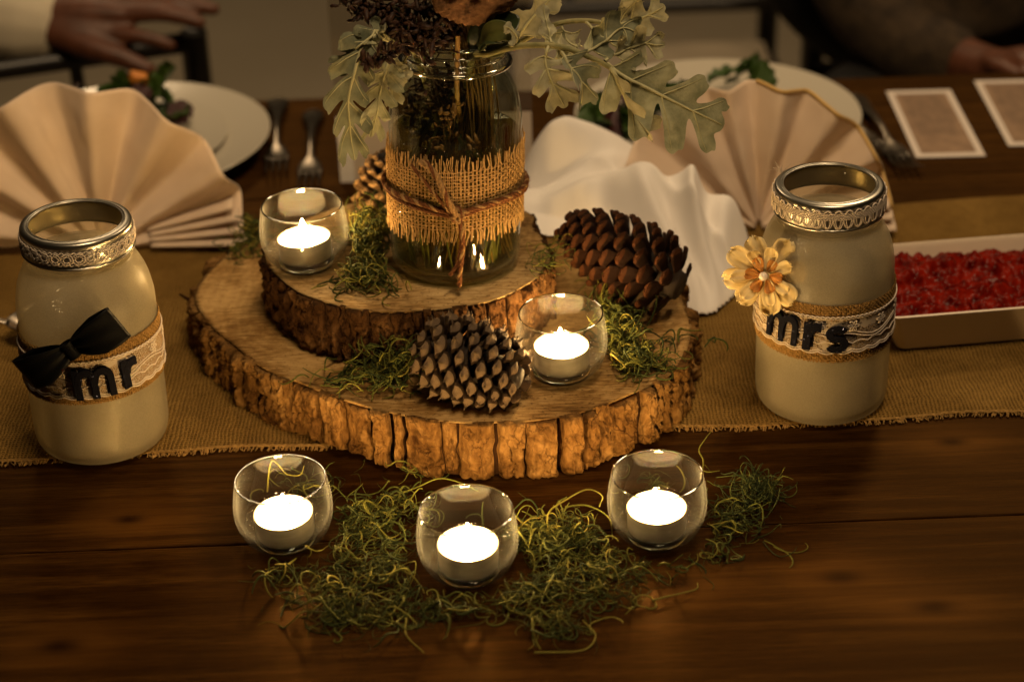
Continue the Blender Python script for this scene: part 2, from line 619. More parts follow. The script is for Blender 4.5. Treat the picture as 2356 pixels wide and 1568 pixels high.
def m_card(name):
    """printed card: pale border, fine lines of print on a kraft-coloured field"""
    t = NT(name)
    v = t.coord()
    s = t.n('SeparateXYZ', None, Vector=v)
    ax = t.math('ABSOLUTE', s.outputs[0])
    ay = t.math('ABSOLUTE', s.outputs[1])
    inside = t.math('MULTIPLY', t.math('LESS_THAN', ax, 0.026), t.math('LESS_THAN', ay, 0.074))
    ln = t.math('GREATER_THAN', t.math('FRACT', t.math('MULTIPLY', s.outputs[1], 190.0)), 0.55)
    words = t.math('GREATER_THAN', t.noise(t.n('Mapping', None, Vector=v, Scale=(260, 20, 1)).outputs[0], 1.0, 2), 0.42)
    txt = t.math('MULTIPLY', t.math('MULTIPLY', ln, words), t.math('LESS_THAN', ax, 0.021))
    upper = t.math('GREATER_THAN', s.outputs[1], -0.03)
    txt = t.math('MULTIPLY', txt, upper)
    blob = t.noise(v, 60, 3)
    field = t.ramp(blob, [(0.35, (0.20, 0.125, 0.075)), (0.65, (0.28, 0.18, 0.11))])
    c = t.mix(t.math('MULTIPLY', txt, 0.6), field, (0.05, 0.03, 0.02))
    c = t.mix(inside, (0.62, 0.55, 0.5), c)
    return t.end(t.n('BsdfPrincipled', None, Base_Color=c, Roughness=0.55))


MT = {}
MT['table'] = m_table()
MT['runner'] = m_weave('burlap_runner', 0.0026, (0.15, 0.084, 0.020), (0.30, 0.178, 0.048), 0.30)
MT['jute'] = pbr('jute_thread', (0.38, 0.225, 0.08), (0.58, 0.37, 0.15), 500, 0.85, 0.5, 0.0004, 1500, spec=0.2, trans=0.12)
MT['jute_dark'] = pbr('jute_band', (0.20, 0.115, 0.03), (0.34, 0.2, 0.065), 400, 0.85, 0.5, 0.0004, 1500, spec=0.2)
MT['top1'] = m_slice_top('sawn_wood_large', (0.07, 0.032, 0.008), (0.24, 0.132, 0.040), (0.46, 0.295, 0.115))
MT['top2'] = m_slice_top('sawn_wood_small', (0.10, 0.05, 0.016), (0.31, 0.19, 0.07), (0.54, 0.375, 0.17))
MT['bark1'] = m_bark('bark_orange', (0.040, 0.017, 0.005), (0.15, 0.076, 0.022), (0.31, 0.178, 0.062))
MT['bark2'] = m_bark('bark_brown', (0.02, 0.009, 0.004), (0.06, 0.028, 0.010), (0.15, 0.085, 0.036))
MT['core'] = pbr('bark_furrow', (0.030, 0.013, 0.005), (0.055, 0.025, 0.010), 90, 0.95, spec=0.1)
MT['glass'] = thin_glass('votive_glass', (0.985, 0.99, 0.975), 1.6, edge=(0.6, 0.66, 0.64), glint=0.006, edge_sheen=0.0012)
MT['jarglass'] = thin_glass('jar_glass', (0.93, 0.955, 0.90), 1.6, 0.0, 0.12, edge_sheen=0.0012)
tg = NT('solid_glass')
MT['base_glass'] = tg.end(tg.n('BsdfGlass', None, Color=(0.97, 0.99, 0.96), IOR=1.45, Roughness=0.0))
MT['water'] = thin_glass('water', (0.70, 0.66, 0.38), 1.12)
MT['wax'] = pbr('wax', (0.78, 0.70, 0.56), None, rough=0.4, sss=0.4)
MT['foil'] = pbr('foil_cup', (0.44, 0.42, 0.36), (0.54, 0.52, 0.46), 60, 0.38, 0.3, 0.0004, 300, (1, 1, 4), 0.85)
MT['wick'] = pbr('wick', (0.02, 0.015, 0.01), None, rough=0.9)
MT['flame'] = m_emit('flame', (1.0, 0.60, 0.22), 1450.0)
MT['moss'] = m_tint('moss_strands', [(0.0, (0.018, 0.028, 0.006)), (0.4, (0.050, 0.062, 0.010)), (0.75, (0.14, 0.135, 0.018)), (1.0, (0.27, 0.22, 0.035))], 0.8, 0.15)
MT['frost'] = m_frost('frosted_glass', (0.64, 0.575, 0.43))
MT['tin'] = pbr('tin_band', (0.36, 0.34, 0.29), (0.44, 0.42, 0.36), 40, 0.30, metallic=1.0)
MT['lace'] = pbr('lace_cord', (0.58, 0.49, 0.39), (0.68, 0.58, 0.48), 300, 0.8, 0.3, 0.0003, 1500, trans=0.15)
MT['net'] = m_net('lace_net', (0.58, 0.49, 0.39))
MT['satin'] = pbr('black_satin', (0.003, 0.003, 0.0033), None, rough=0.5, spec=0.08)
MT['glitter'] = m_glitter('black_glitter', (0.006, 0.006, 0.010))
MT['petal'] = pbr('cream_petal', (0.72, 0.56, 0.25), (0.80, 0.66, 0.36), 160, 0.65, 0.4, 0.0006, 300, trans=0.25)
MT['petal_in'] = pbr('orange_petal', (0.50, 0.20, 0.03), (0.6, 0.27, 0.05), 200, 0.7, trans=0.2)
MT['pearl'] = pbr('pearl', (0.80, 0.70, 0.60), None, rough=0.18, coat=0.6)
MT['cone1'] = pbr('cone_grey', (0.020, 0.011, 0.006), (0.062, 0.037, 0.021), 260, 0.75, 0.9, 0.0012, 450, spec=0.1)
MT['cone1_tip'] = pbr('cone_tip', (0.10, 0.066, 0.039), (0.22, 0.155, 0.098), 300, 0.75, 0.8, 0.001, 500, spec=0.1)
MT['cone2'] = pbr('cone_brown', (0.008, 0.0025, 0.001), (0.024, 0.008, 0.003), 240, 0.6, 0.7, 0.001, 420, spec=0.12)
MT['cone2_tip'] = pbr('cone_lip', (0.030, 0.010, 0.0035), (0.085, 0.030, 0.010), 240, 0.6, 0.6, 0.0008, 500, spec=0.12)
MT['cone3'] = pbr('cone_tan', (0.07, 0.036, 0.012), (0.16, 0.085, 0.028), 240, 0.65, 0.5, 0.0008, 500)
MT['cone3_tip'] = pbr('cone_tan_tip', (0.22, 0.13, 0.05), (0.33, 0.2, 0.08), 240, 0.65, 0.5, 0.0006, 600)
MT['cone_core'] = pbr('cone_core', (0.015, 0.008, 0.004), None, rough=0.9)
MT['napkin'] = pbr('beige_cloth', (0.72, 0.57, 0.435), (0.76, 0.61, 0.475), 30, 0.75, 0.1, 0.0003, 1800, sheen=0.25, trans=0.18)
MT['hem'] = pbr('gold_hem', (0.50, 0.32, 0.10), None, rough=0.55, sheen=0.2)
MT['white_cloth'] = pbr('white_cloth', (0.84, 0.80, 0.76), (0.86, 0.82, 0.78), 25, 0.8, 0.1, 0.0003, 1500, sheen=0.2, trans=0.15)
MT['china'] = pbr('china', (0.50, 0.46, 0.38), None, rough=0.18, coat=0.3)
MT['dish'] = pbr('cream_dish', (0.66, 0.55, 0.43), None, rough=0.3, coat=0.2)
MT['relish'] = pbr('red_relish', (0.05, 0.0012, 0.0006), (0.20, 0.009, 0.002), 95, 0.22, 0.25, 0.002, 150, spec=0.05)
MT['steel'] = pbr('steel', (0.22, 0.19, 0.155), (0.27, 0.24, 0.20), 60, 0.28, metallic=1.0)
MT['salad'] = pbr('salad_green', (0.018, 0.05, 0.006), (0.06, 0.12, 0.014), 90, 0.35, 0.5, 0.001, 140, trans=0.15)
MT['salad_red'] = pbr('salad_purple', (0.03, 0.006, 0.008), (0.06, 0.015, 0.015), 90, 0.35, 0.5, 0.001, 140)
MT['carrot'] = pbr('carrot', (0.55, 0.2, 0.03), None, rough=0.5)
MT['sage'] = pbr('sage_leaf', (0.17, 0.18, 0.092), (0.40, 0.395, 0.245), 70, 0.8, 0.7, 0.001, 420, sheen=0.3, trans=0.18)
MT['sage_pale'] = pbr('sage_pale', (0.22, 0.21, 0.12), (0.42, 0.40, 0.26), 70, 0.8, 0.4, 0.0006, 600, sheen=0.3, trans=0.2)
MT['sage_dark'] = pbr('sage_dark', (0.075, 0.088, 0.048), (0.21, 0.22, 0.135), 70, 0.8, 0.7, 0.0006, 600, sheen=0.25, trans=0.12)
MT['vein'] = pbr('leaf_vein', (0.36, 0.34, 0.18), (0.44, 0.42, 0.24), 120, 0.8)
MT['stem_green'] = pbr('green_stem', (0.14, 0.135, 0.045), (0.24, 0.215, 0.085), 120, 0.7)
MT['straw'] = m_tint('straw', [(0, (0.10, 0.055, 0.015)), (0.5, (0.22, 0.135, 0.04)), (1, (0.42, 0.27, 0.09))], 0.6)
MT['seed'] = pbr('dark_seed', (0.010, 0.0042, 0.0025), (0.050, 0.020, 0.009), 260, 0.6, 0.5, 0.0006, 900, spec=0.25)
MT['seed_tan'] = pbr('tan_seed', (0.16, 0.075, 0.02), (0.28, 0.14, 0.04), 300, 0.5)
MT['pod'] = pbr('dried_pod', (0.08, 0.04, 0.02), (0.30, 0.155, 0.08), 120, 0.85, 1.0, 0.002, 200, spec=0.2)
MT['gloss_leaf'] = pbr('dark_leaf', (0.012, 0.020, 0.008), (0.03, 0.045, 0.014), 60, 0.35)
MT['leaf_green'] = pbr('olive_leaf', (0.05, 0.06, 0.014), (0.09, 0.095, 0.022), 60, 0.45)
MT['twine_brown'] = pbr('brown_twine', (0.075, 0.026, 0.010), (0.17, 0.068, 0.024), 600, 0.9, 0.7, 0.0006, 1200, spec=0.15)
MT['twine_tan'] = pbr('tan_twine', (0.20, 0.115, 0.045), (0.34, 0.205, 0.09), 600, 0.9, 0.7, 0.0006, 1200, spec=0.15)
MT['floor'] = pbr('floor', (0.30, 0.255, 0.185), (0.34, 0.29, 0.215), 2.0, 0.7, spec=0.2)
MT['chair'] = pbr('black_chair', (0.006, 0.0045, 0.004), (0.010, 0.007, 0.005), 20, 0.4)
MT['cushion'] = pbr('seat_cushion', (0.30, 0.25, 0.18), None, rough=0.85)
MT['skin'] = pbr('skin', (0.075, 0.024, 0.010), (0.115, 0.038, 0.017), 60, 0.5, sss=0.15)
MT['shirt'] = pbr('shirt', (0.60, 0.53, 0.40), None, rough=0.8)
MT['jacket'] = pbr('jacket', (0.20, 0.15, 0.105), (0.24, 0.18, 0.13), 80, 0.85)
MT['knit'] = pbr('brown_knit', (0.022, 0.013, 0.006), (0.055, 0.034, 0.016), 45, 0.95, 0.8, 0.003, 200)
MT['trousers'] = pbr('dark_trousers', (0.004, 0.003, 0.003), None, rough=0.9)
MT['card'] = m_card('printed_card')
MT['acrylic'] = thin_glass('acrylic', (0.88, 0.87, 0.84), 1.49)
MT['paper'] = pbr('paper', (0.52, 0.44, 0.36), None, rough=0.8)

# ================================================================== setting: floor and table
fl = mesh_np('floor', [(-5, -3, -0.75), (5, -3, -0.75), (5, 8, -0.75), (-5, 8, -0.75)], np.array([[0, 1, 2, 3]]))
o = obj('floor', fl, MT['floor'], smooth=False)
o['kind'] = 'structure'

table = thing('dining_table', 'dark stained plank table carrying the whole setting', 'table', (0, 0, 0), (0, 0, math.radians(0.45)))
for y0, y1 in ((-0.225, 0.0385), (0.0397, 0.3085), (0.3097, 0.5735), (0.5747, 0.813)):
    V, Fs = box(-1.15, 1.15, y0, y1, -0.038, 0.0, 0.0012)
    obj('plank', mesh_np('plank', V, Fs), MT['table'], table, smooth=False)
for x in (-1.0, 1.0):
    for y in (-0.15, 0.73):
        V, Fs = box(x - 0.035, x + 0.035, y - 0.035, y + 0.035, -0.75, -0.038, 0.002)
        obj('leg', mesh_np('leg', V, Fs), MT['table'], table, smooth=False)

# ------------------------------------------------------------------ burlap runner
nx, ny = 240, 70
xs = np.linspace(-1.0, 1.0, nx)
tv = np.linspace(0, 1, ny)
X, T = np.meshgrid(xs, tv, indexing='ij')
yf = 0.1545 + 0.0235 * X + 0.0016 * np.sin(X * 23) + 0.0012 * np.sin(X * 61 + 1)
yb = 0.494 + 0.045 * X + 0.006 * np.sin(X * 11 + 2.2)
Y = yf + (yb - yf) * T
Z = 0.0022 + 0.0012 * (fbm(X * 12, Y * 12, 0, 3) + 0.6)
Z = Z + 0.010 * np.exp(-((X - 0.36) / 0.09) ** 2) * np.exp(-((T - 0.93) / 0.06) ** 2)
runner = obj('burlap_runner', mesh_np('burlap_runner', np.stack([X, Y, Z], -1), grid_faces(nx, ny)), MT['runner'])
tag(runner, 'long open-weave burlap runner laid along the table under the jars', 'table runner')
# loose threads along its front edge
P, n = [], 9
for i in range(900):
    x = rng.uniform(-0.45, 0.45)
    y = 0.1545 + 0.0235 * x + 0.0016 * math.sin(x * 23) + 0.0012 * math.sin(x * 61 + 1)
    L = rng.uniform(0.0015, 0.0042)
    a = rng.uniform(-0.9, 0.9)
    s = np.linspace(0, 1, n)
    P.append(np.stack([x + L * s * math.sin(a) + 0.0008 * np.sin(s * 3 + i), y + 0.002 - (L + 0.002) * s, 0.0026 - 0.0012 * s + 0.0006 * np.sin(s * 4 + i)], -1))
V, Fs = tubes(np.array(P), 0.0004, 4)
fr = obj('frayed_edge', mesh_np('frayed_edge', V, Fs), MT['jute_dark'], runner)
fr['kind'] = 'stuff'
# the thicker edge cord of the weave
cx = np.linspace(-0.5, 0.5, 500)
cyy = 0.1545 + 0.0235 * cx + 0.0016 * np.sin(cx * 23) + 0.0012 * np.sin(cx * 61 + 1) + 0.0006
P = [np.stack([cx, cyy + k * 0.0016 + 0.0004 * np.sin(cx * 700 + k), 0.0028 + 0.0003 * np.sin(cx * 1200 + k * 2)], -1) for k in range(2)]
V, Fs = tubes(np.array(P), 0.0006, 4)
obj('edge_cord', mesh_np('edge_cord', V, Fs), MT['jute_dark'], runner)

# ================================================================== wood slices


def outline(pts, z, c, back_r, smooth=0):
    """radius function of angle from rim points seen in the photograph (unprojected to their own height)"""
    A, R = [], []
    for px, py in pts:
        p = un(px, py, z)
        A.append(math.atan2(p[1] - c[1], p[0] - c[0]))
        R.append(math.hypot(p[1] - c[1], p[0] - c[0]))
    A, R = np.array(A), np.array(R)
    A = np.concatenate([A, np.array([a for a, _ in back_r])])
    R = np.concatenate([R, np.array([r for _, r in back_r])])
    k = np.argsort(A)
    A, R = A[k], R[k]
    A3 = np.concatenate([A - 2 * PI, A, A + 2 * PI])
    R3 = np.concatenate([R, R, R])
    th = np.linspace(-PI, PI, 361)
    r = np.interp(th, A3, R3)
    ker = np.hanning(15)
    ker /= ker.sum()
    r = np.convolve(np.concatenate([r[-21:-1], r, r[1:21]]), ker, 'same')[20:-20]

    def f(t):
        t = (np.asarray(t) + PI) % (2 * PI) - PI
        return np.interp(t, th, r)
    return f


def wood_slice(name, label, c, z0, H, rf, nplates, bark_t, m_top, m_brk, seed, ragged=0.003, gapw=(0.0000, 0.0016)):
    root = thing(name, label, 'wood slice', (c[0], c[1], z0))
    r_ = np.random.default_rng(seed)
    # sawn wood
    nt, nr = 240, 40
    th = np.linspace(-PI, PI, nt, endpoint=False)
    rr = np.linspace(0.0, 1, nr)
    RW = rf(th) - bark_t * 0.70
    Rg = np.outer(RW, rr)
    Xw, Yw = Rg * np.cos(th)[:, None], Rg * np.sin(th)[:, None]
    Zw = H + 0.0012 * fbm(Xw * 30, Yw * 30, seed, seed)
    V = np.stack([Xw, Yw, Zw], -1)
    RI = rf(th) - bark_t * 1.15
    wall = np.stack([np.stack([RI * np.cos(th), RI * np.sin(th), np.full(nt, z)], -1) for z in (H - 0.003, 0.001)], 1)
    Vt = np.concatenate([V, wall], 1)
    obj('sawn_wood', mesh_np('sawn_wood', Vt, grid_faces(nt, nr + 2, True)), [MT[m_top]], root)
    # furrow base between bark plates
    RB = rf(th) - bark_t * 1.0
    prof = [(H - 0.0012, -0.004), (H - 0.001, 0.0), (H * 0.5, 0.0006), (0.001, 0.0)]
    V = np.stack([np.stack([(RB + d + 0.0008 * vnoise(th * 40, zz * 300, 0, 4)) * np.cos(th), (RB + d) * np.sin(th), np.full(nt, zz)], -1) for zz, d in prof], 1)
    obj('inner_bark', mesh_np('inner_bark', V, grid_faces(nt, 4, True)), MT['core'], root)
    # bark plates, one by one round the rim
    wts = r_.uniform(0.25, 1.7, nplates)
    edges = -PI / 2 - PI + np.concatenate([[0], np.cumsum(wts) / wts.sum()]) * 2 * PI
    for i in range(nplates):
        a0, a1 = edges[i], edges[i + 1]
        am = (a0 + a1) / 2
        R0 = float(rf(am))
        g0, g1 = r_.uniform(*gapw) / R0, r_.uniform(*gapw) / R0
        back = math.sin(am) > 0.55
        nu = 5 if back else 20
        nv = 8 if back else 46
        u = np.linspace(0, 1, nu)
        zt = H + r_.uniform(-0.0022, 0.0008)
        zb = r_.uniform(0.0, ragged) ** 1.0 * (1 if r_.random() < 0.6 else 1.8)
        thick = bark_t * r_.uniform(0.66, 1.15)
        inn = bark_t * 0.75
        vz = np.linspace(1, 0, nv)
        lean0, lean1 = r_.normal(0, 0.0012), r_.normal(0, 0.0012)
        verts = np.zeros((nu, nv + 2, 3))
        for j, uu in enumerate(u):
            e = min(uu, 1 - uu) * 2
            prof_u = (1 - (1 - e) ** 7.0)
            z = zb + (zt - zb) * vz
            wig = 0.0016 * vnoise(z * 130, i * 3.1, 0, seed + 5) / R0
            ang = (a0 + g0 + lean0 * (z / H - 0.5) / R0 + wig * (1 - uu)) * (1 - uu) + (a1 - g1 + lean1 * (z / H - 0.5) / R0 + 0.0016 * vnoise(z * 130, i * 3.1 + 3.1, 0, seed + 5) / R0 * uu) * uu
            rim = float(rf(am)) * 0 + rf(ang)
            s = ang * R0
            rough = 0.0042 * fbm(s * 150, z * 90, i * 0.7, seed) + 0.0030 * fbm(s * 380, z * 260, i, seed + 9) - 0.0014 * np.abs(vnoise(s * 260, z * 60, i, seed + 12))
            crk = np.clip(0.20 - np.abs(vnoise(s * 90 + 3, z * 105, i * 1.7, seed + 3)), 0, 1) * 0.012
            crk = crk + np.clip(0.16 - np.abs(vnoise(s * 130 + 9, z * 22, i * 2.9, seed + 6)), 0, 1) * 0.016
            zed = np.clip(np.minimum(vz, 1 - vz) * 14, 0, 1)
            r = rim - inn + (inn + thick - bark_t) * prof_u * (0.82 + 0.18 * zed) + (rough - crk) * prof_u
            zz = z + 0.0008 * vnoise(s * 200, z * 20, 0, seed)
            verts[j, 1:-1, 0] = r * np.cos(ang)
            verts[j, 1:-1, 1] = r * np.sin(ang)
            verts[j, 1:-1, 2] = zz
            for q, src in ((0, 0), (-1, -1)):
                ri = rim[src] - inn - 0.0015
                verts[j, q] = (ri * math.cos(ang[src]), ri * math.sin(ang[src]), zz[src])
        obj('bark_plate', mesh_np('bark_plate', verts, grid_faces(nu, nv + 2)), MT[m_brk], root, smooth=True)
    return root


C1 = (-0.056, 0.300)
pts1 = [(419, 679), (443, 731), (520, 800), (584, 858), (685, 897), (766, 929), (867, 957), (968, 978), (1088, 990), (1159, 982),
        (1205, 986), (1350, 962), (1426, 938), (1517, 897), (1583, 858), (1607, 799), (1614, 727), (1590, 690), (483, 594), (545, 553)]
b1 = [(math.radians(a), r) for a, r in ((60, 0.185), (90, 0.18), (120, 0.178), (25, 0.188), (145, 0.185))]
rf1 = outline(pts1, 0.045, C1, b1)
wood_slice('large_wood_slice', 'wide bottom wood slice with thick cracked orange-brown bark', C1, 0.0, 0.045, rf1, 66, 0.0115, 'top1', 'bark1', 21, 0.004)
C2 = (-0.064, 0.286)
pts2 = [(594, 575), (600, 605), (628, 640), (685, 682), (746, 702), (806, 718), (887, 726), (960, 722), (1050, 714), (1149, 694), (1206, 670), (1278, 610), (1264, 556), (1230, 514)]
b2 = [(math.radians(a), r) for a, r in ((55, 0.098), (90, 0.097), (120, 0.10), (150, 0.112), (25, 0.1))]
rf2 = outline(pts2, 0.09, C2, b2)
wood_slice('small_wood_slice', 'smaller wood slice with dark brown bark stacked on top under the flower jar', C2, 0.046, 0.044, rf2, 62, 0.0065, 'top2', 'bark2', 33, 0.002, (0.0003, 0.0009))
Z1, Z2 = 0.0455, 0.0905
# a broken twig of bark sticking out at the left of the big slice
p = un(430, 700, 0.030)
tw = np.array([[p[0] + 0.012, p[1], 0.028], [p[0] + 0.004, p[1] - 0.002, 0.034], [p[0] - 0.004, p[1] - 0.003, 0.041]]) - np.array([*C1, 0])
V, Fs = tubes(smooth_prof(tw, 5), np.linspace(0.003, 0.0008, 11), 6)
obj('bark_splinter', mesh_np('bark_splinter', V, Fs), MT['bark2'], bpy.data.objects['large_wood_slice'])

# ================================================================== votive glasses and tealights
vo_prof = np.array([(0.0, 0.0052), (0.015, 0.0052), (0.0205, 0.0068), (0.0262, 0.0115), (0.0295, 0.018), (0.0305, 0.026), (0.0298, 0.035),
                    (0.0283, 0.0445), (0.0283, 0.0463), (0.0290, 0.0470), (0.0298, 0.0463), (0.0300, 0.0445), (0.0316, 0.035), (0.0323, 0.026),
                    (0.0313, 0.0165), (0.0277, 0.0078), (0.0215, 0.0016), (0.0195, 0.0004), (0.017, 0.0003)])
vo_me = mesh_np('glass_wall', *lathe(np.vstack([vo_prof[:1], smooth_prof(vo_prof[1:], 4)]), 72))
puck = np.array([(0.0005, 0.0012), (0.016, 0.0006), (0.019, 0.0008), (0.0205, 0.0022), (0.0200, 0.0040), (0.017, 0.0047), (0.0005, 0.0046)])
pu_me = mesh_np('glass_base', *lathe(puck, 56))
rim_c = np.stack([0.0291 * np.cos(np.linspace(0, 2 * PI, 72, endpoint=False)), 0.0291 * np.sin(np.linspace(0, 2 * PI, 72, endpoint=False)), np.full(72, 0.0467)], -1)
V, Fs = tubes(rim_c, 0.00062, 10, closed=True)
rim_me = mesh_np('glass_rim', V, Fs)
cup_prof = [(0.0005, 0.0003), (0.0186, 0.0003), (0.0191, 0.0012), (0.0193, 0.0150), (0.01965, 0.0156), (0.0195, 0.0161), (0.0190, 0.0160), (0.0187, 0.0153), (0.0184, 0.006)]
cup_me = mesh_np('foil_cup', *lathe(cup_prof, 64))
wax_prof = [(0.0003, 0.0122), (0.003, 0.0120), (0.008, 0.0121), (0.014, 0.0124), (0.017, 0.0132), (0.0186, 0.0146), (0.0186, 0.008)]
V, Fs = lathe(smooth_prof(wax_prof, 4), 64)
wax_me = mesh_np('wax', V, Fs)
V, Fs = tubes(smooth_prof([(0, 0, 0.0115), (0.0002, 0, 0.015), (0.0010, 0.0002, 0.0185)], 4), 0.0006, 6)
wick_me = mesh_np('wick', V, Fs)
fl_prof = [(0.0002, 0.0155), (0.0014, 0.0165), (0.0023, 0.0190), (0.0024, 0.0215), (0.0017, 0.0255), (0.0008, 0.029), (0.0001, 0.0315)]
V, Fs = lathe(smooth_prof(fl_prof, 3), 14)
V[:, 2] = 0.0155 + (V[:, 2] - 0.0155) * 0.95
V[:, :2] = (V[:, :2] - np.array([0.0006, 0])) * 1.25 + np.array([0.0006, 0])
V = V + np.array([0.0005, 0, 0]) + np.stack([0.0006 * ((V[:, 2] - 0.0155) / 0.015) ** 2, 0 * V[:, 2], 0 * V[:, 2]], -1)
flame_me = mesh_np('flame', V, Fs)
votives = [
    ((-0.1530, 0.0425, 0.0), 'left', 'clear votive glass at the left end of the row in front of the bark', 'burning tealight in the votive glass at the left end of the front row', 0.03, -0.02),
    ((-0.0325, 0.0005, 0.0), 'mid', 'clear votive glass deepest in the moss, closest to the camera of the front row', 'burning tealight in the middle glass of the front row, deepest in the moss', 0.01, 0.0),
    ((0.0905, 0.0335, 0.0), 'right', 'clear votive glass at the right end of the front row beside the stray moss tuft', 'burning tealight in the votive glass at the right end of the front row', -0.01, 0.01),
    ((0.0345, 0.1700, Z1), 'slice', 'clear votive glass on the large wood slice behind the grey pine cone', 'burning tealight on the large slice behind the grey pine cone', 0.0, 0.0),
    ((-0.1495, 0.2640, Z2), 'upper', 'clear votive glass on the upper wood slice left of the flower jar', 'burning tealight on the upper slice left of the flower jar', 0.02, -0.05),
]
for k, (p, wh, lg, lt, tx, ty) in enumerate(votives):
    g = thing('votive_glass', lg, 'candle holder', p, (0, 0, k * 0.7), 'clear votive glasses')
    for nm, me, mm in (('glass_wall', vo_me, 'glass'), ('glass_base', pu_me, 'base_glass'), ('glass_rim', rim_me, 'base_glass')):
        obj(nm, me, MT[mm], g)
    t = thing('tealight', lt, 'candle', (p[0], p[1], p[2] + 0.0054), (tx, ty, k * 1.3), 'burning tealights')
    for nm, me, mm in (('foil_cup', cup_me, 'foil'), ('wax', wax_me, 'wax'), ('wick', wick_me, 'wick'), ('flame', flame_me, 'flame')):
        obj(nm, me, MT[mm], t)

# ================================================================== mason jars
body = [(0.0385, 0.0), (0.0425, 0.0008), (0.0455, 0.004), (0.0470, 0.010), (0.0474, 0.02), (0.0474, 0.06), (0.0474, 0.108), (0.0466, 0.120), (0.0440, 0.132), (0.0400, 0.1415), (0.0366, 0.1475), (0.0356, 0.1505)]


def jar_profile(H, open_neck=True):
    out = smooth_prof(body, 4).tolist()
    if open_neck:
        out += [(0.0358, 0.1515), (0.0384, 0.1525), (0.0391, 0.1540), (0.0384, 0.1555), (0.0358, 0.1562), (0.0347, 0.1580), (0.0352, 0.1590), (0.0360, 0.1600), (0.0352, 0.1612),
                (0.0346, 0.1625), (0.0351, 0.1637), (0.0359, 0.1647), (0.0351, 0.1658), (0.0345, 0.1680), (0.0343, H - 0.0012), (0.0337, H), (0.0326, H), (0.0320, H - 0.0012)]
    else:
        out += [(0.0345, 0.156), (0.0343, H - 0.0012), (0.0337, H), (0.0326, H), (0.0320, H - 0.0012)]
    inner = [(0.0318, 0.158), (0.0322, 0.150), (0.0345, 0.1455), (0.0395, 0.137), (0.0432, 0.127), (0.0450, 0.115), (0.0453, 0.100), (0.0453, 0.02), (0.0445, 0.0095), (0.0415, 0.0055), (0.036, 0.0045), (0.0005, 0.0058)]
    return np.array(out + smooth_prof(inner, 3).tolist())


def on_jar(th, z, r):
    """angle from the side facing the camera -> jar coordinates"""
    th, z, r = np.broadcast_arrays(np.asarray(th, float), np.asarray(z, float), np.asarray(r, float))
    return np.stack([r * np.sin(th), -r * np.cos(th), z], -1)


def ring_tube(zf, r, rad, n=240, sides=5, a0=0, a1=2 * PI, closed=True):
    th = np.linspace(a0, a1, n, endpoint=not closed)
    return tubes(on_jar(th, zf(th), r), rad, sides, closed=closed)


def woven_band(z0, z1, fringe, r, ncol, nrow, tr, seed, zf=lambda th: 0 * th):
    """individually laid threads: upright ones over-under the level ones, ends frayed"""
    r_ = np.random.default_rng(seed)
    mb = MB()
    n = nrow * 4 + 1
    amp = tr * 0.75
    P, R = [], []
    for i in range(ncol):
        for d in (-0.15, 0.15):
            th = 2 * PI * (i + 0.5 + d) / ncol + r_.normal(0, 0.0025)
            za = z0 - fringe * r_.uniform(0.55, 1.15)
            zb = z1 + fringe * r_.uniform(0.5, 1.15)
            z = np.linspace(za, zb, n)
            ph = PI * (z - z0) / (z1 - z0) * nrow + PI * i
            inside = np.clip(np.minimum(z - z0, z1 - z) / 0.002 + 1, 0, 1)
            tt = th + 0.006 * vnoise(z * 120, i * 2.3 + d, 0, seed) + (1 - inside) * 0.03 * vnoise(z * 90, i * 5.3 + d, 0, seed + 1)
            rr = r + amp * np.sin(ph) * inside + (1 - inside) * 0.0008 * vnoise(z * 150, i * 1.3, 1, seed + 2)
            P.append(on_jar(tt, z + zf(tt), rr))
            R.append(np.full(n, tr * r_.uniform(0.6, 0.8)))
    V, Fs = tubes(np.array(P), np.array(R), 4)
    mb.add(V, Fs)
    P, R = [], []
    m = ncol * 4
    for j in range(nrow):
        zc = z0 + (z1 - z0) * (j + 0.5) / nrow + r_.normal(0, 0.00012)
        th = np.linspace(0, 2 * PI, m, endpoint=False)
        z = zc + 0.0005 * vnoise(th * 14, j * 3.7, 0, seed + 3)
        ph = ncol / 2 * th + PI * j
        rr = r - amp * np.cos(ph) * 0.9
        P.append(on_jar(th, z + zf(th), rr))
        R.append(tr * 0.85 * (1 + 0.25 * vnoise(th * 30, j, 0, seed + 4)))
    V, Fs = tubes(np.array(P), np.array(R), 4, closed=True)
    mb.add(V, Fs)
    return mb


# ------------------------------------------------------------------ clear jar with the flowers
VASE = (-0.0395, 0.2585, Z2 + 0.0004)
vase = thing('flower_jar', 'clear mason jar wrapped in burlap and twine, holding the flowers on the upper slice', 'jar', VASE, (math.radians(-2.5), math.radians(2.4), 0))
obj('glass_wall', mesh_np('glass_wall', *lathe(jar_profile(0.1715), 112)), MT['jarglass'], vase)
wp = [(0.0005, 0.0065), (0.036, 0.0055), (0.0412, 0.0068), (0.0440, 0.0105), (0.0447, 0.02), (0.0447, 0.104), (0.0440, 0.1035), (0.0005, 0.1032)]
obj('water', mesh_np('water', *lathe(wp, 80)), MT['water'], vase)
for nm, zf_, r_n, rad in (('bead_ring', lambda t: 0.1540 + 0 * t, 0.0385, 0.0019), ('rim', lambda t: 0.1708 + 0 * t, 0.0334, 0.0017),
                          ('screw_thread', lambda t: 0.1598 + 0.0010 * np.sin(t), 0.0356, 0.0010), ('screw_thread', lambda t: 0.1645 + 0.0010 * np.sin(t + 1), 0.0356, 0.0010)):
    V, Fs = ring_tube(zf_, r_n, rad, 120, 12)
    obj(nm, mesh_np(nm, V, Fs), MT['base_glass'], vase)
wb = woven_band(0.0435, 0.0885, 0.0105, 0.0490, 108, 18, 0.00056, 5, lambda th: 0.0022 * np.sin(th + 0.6))
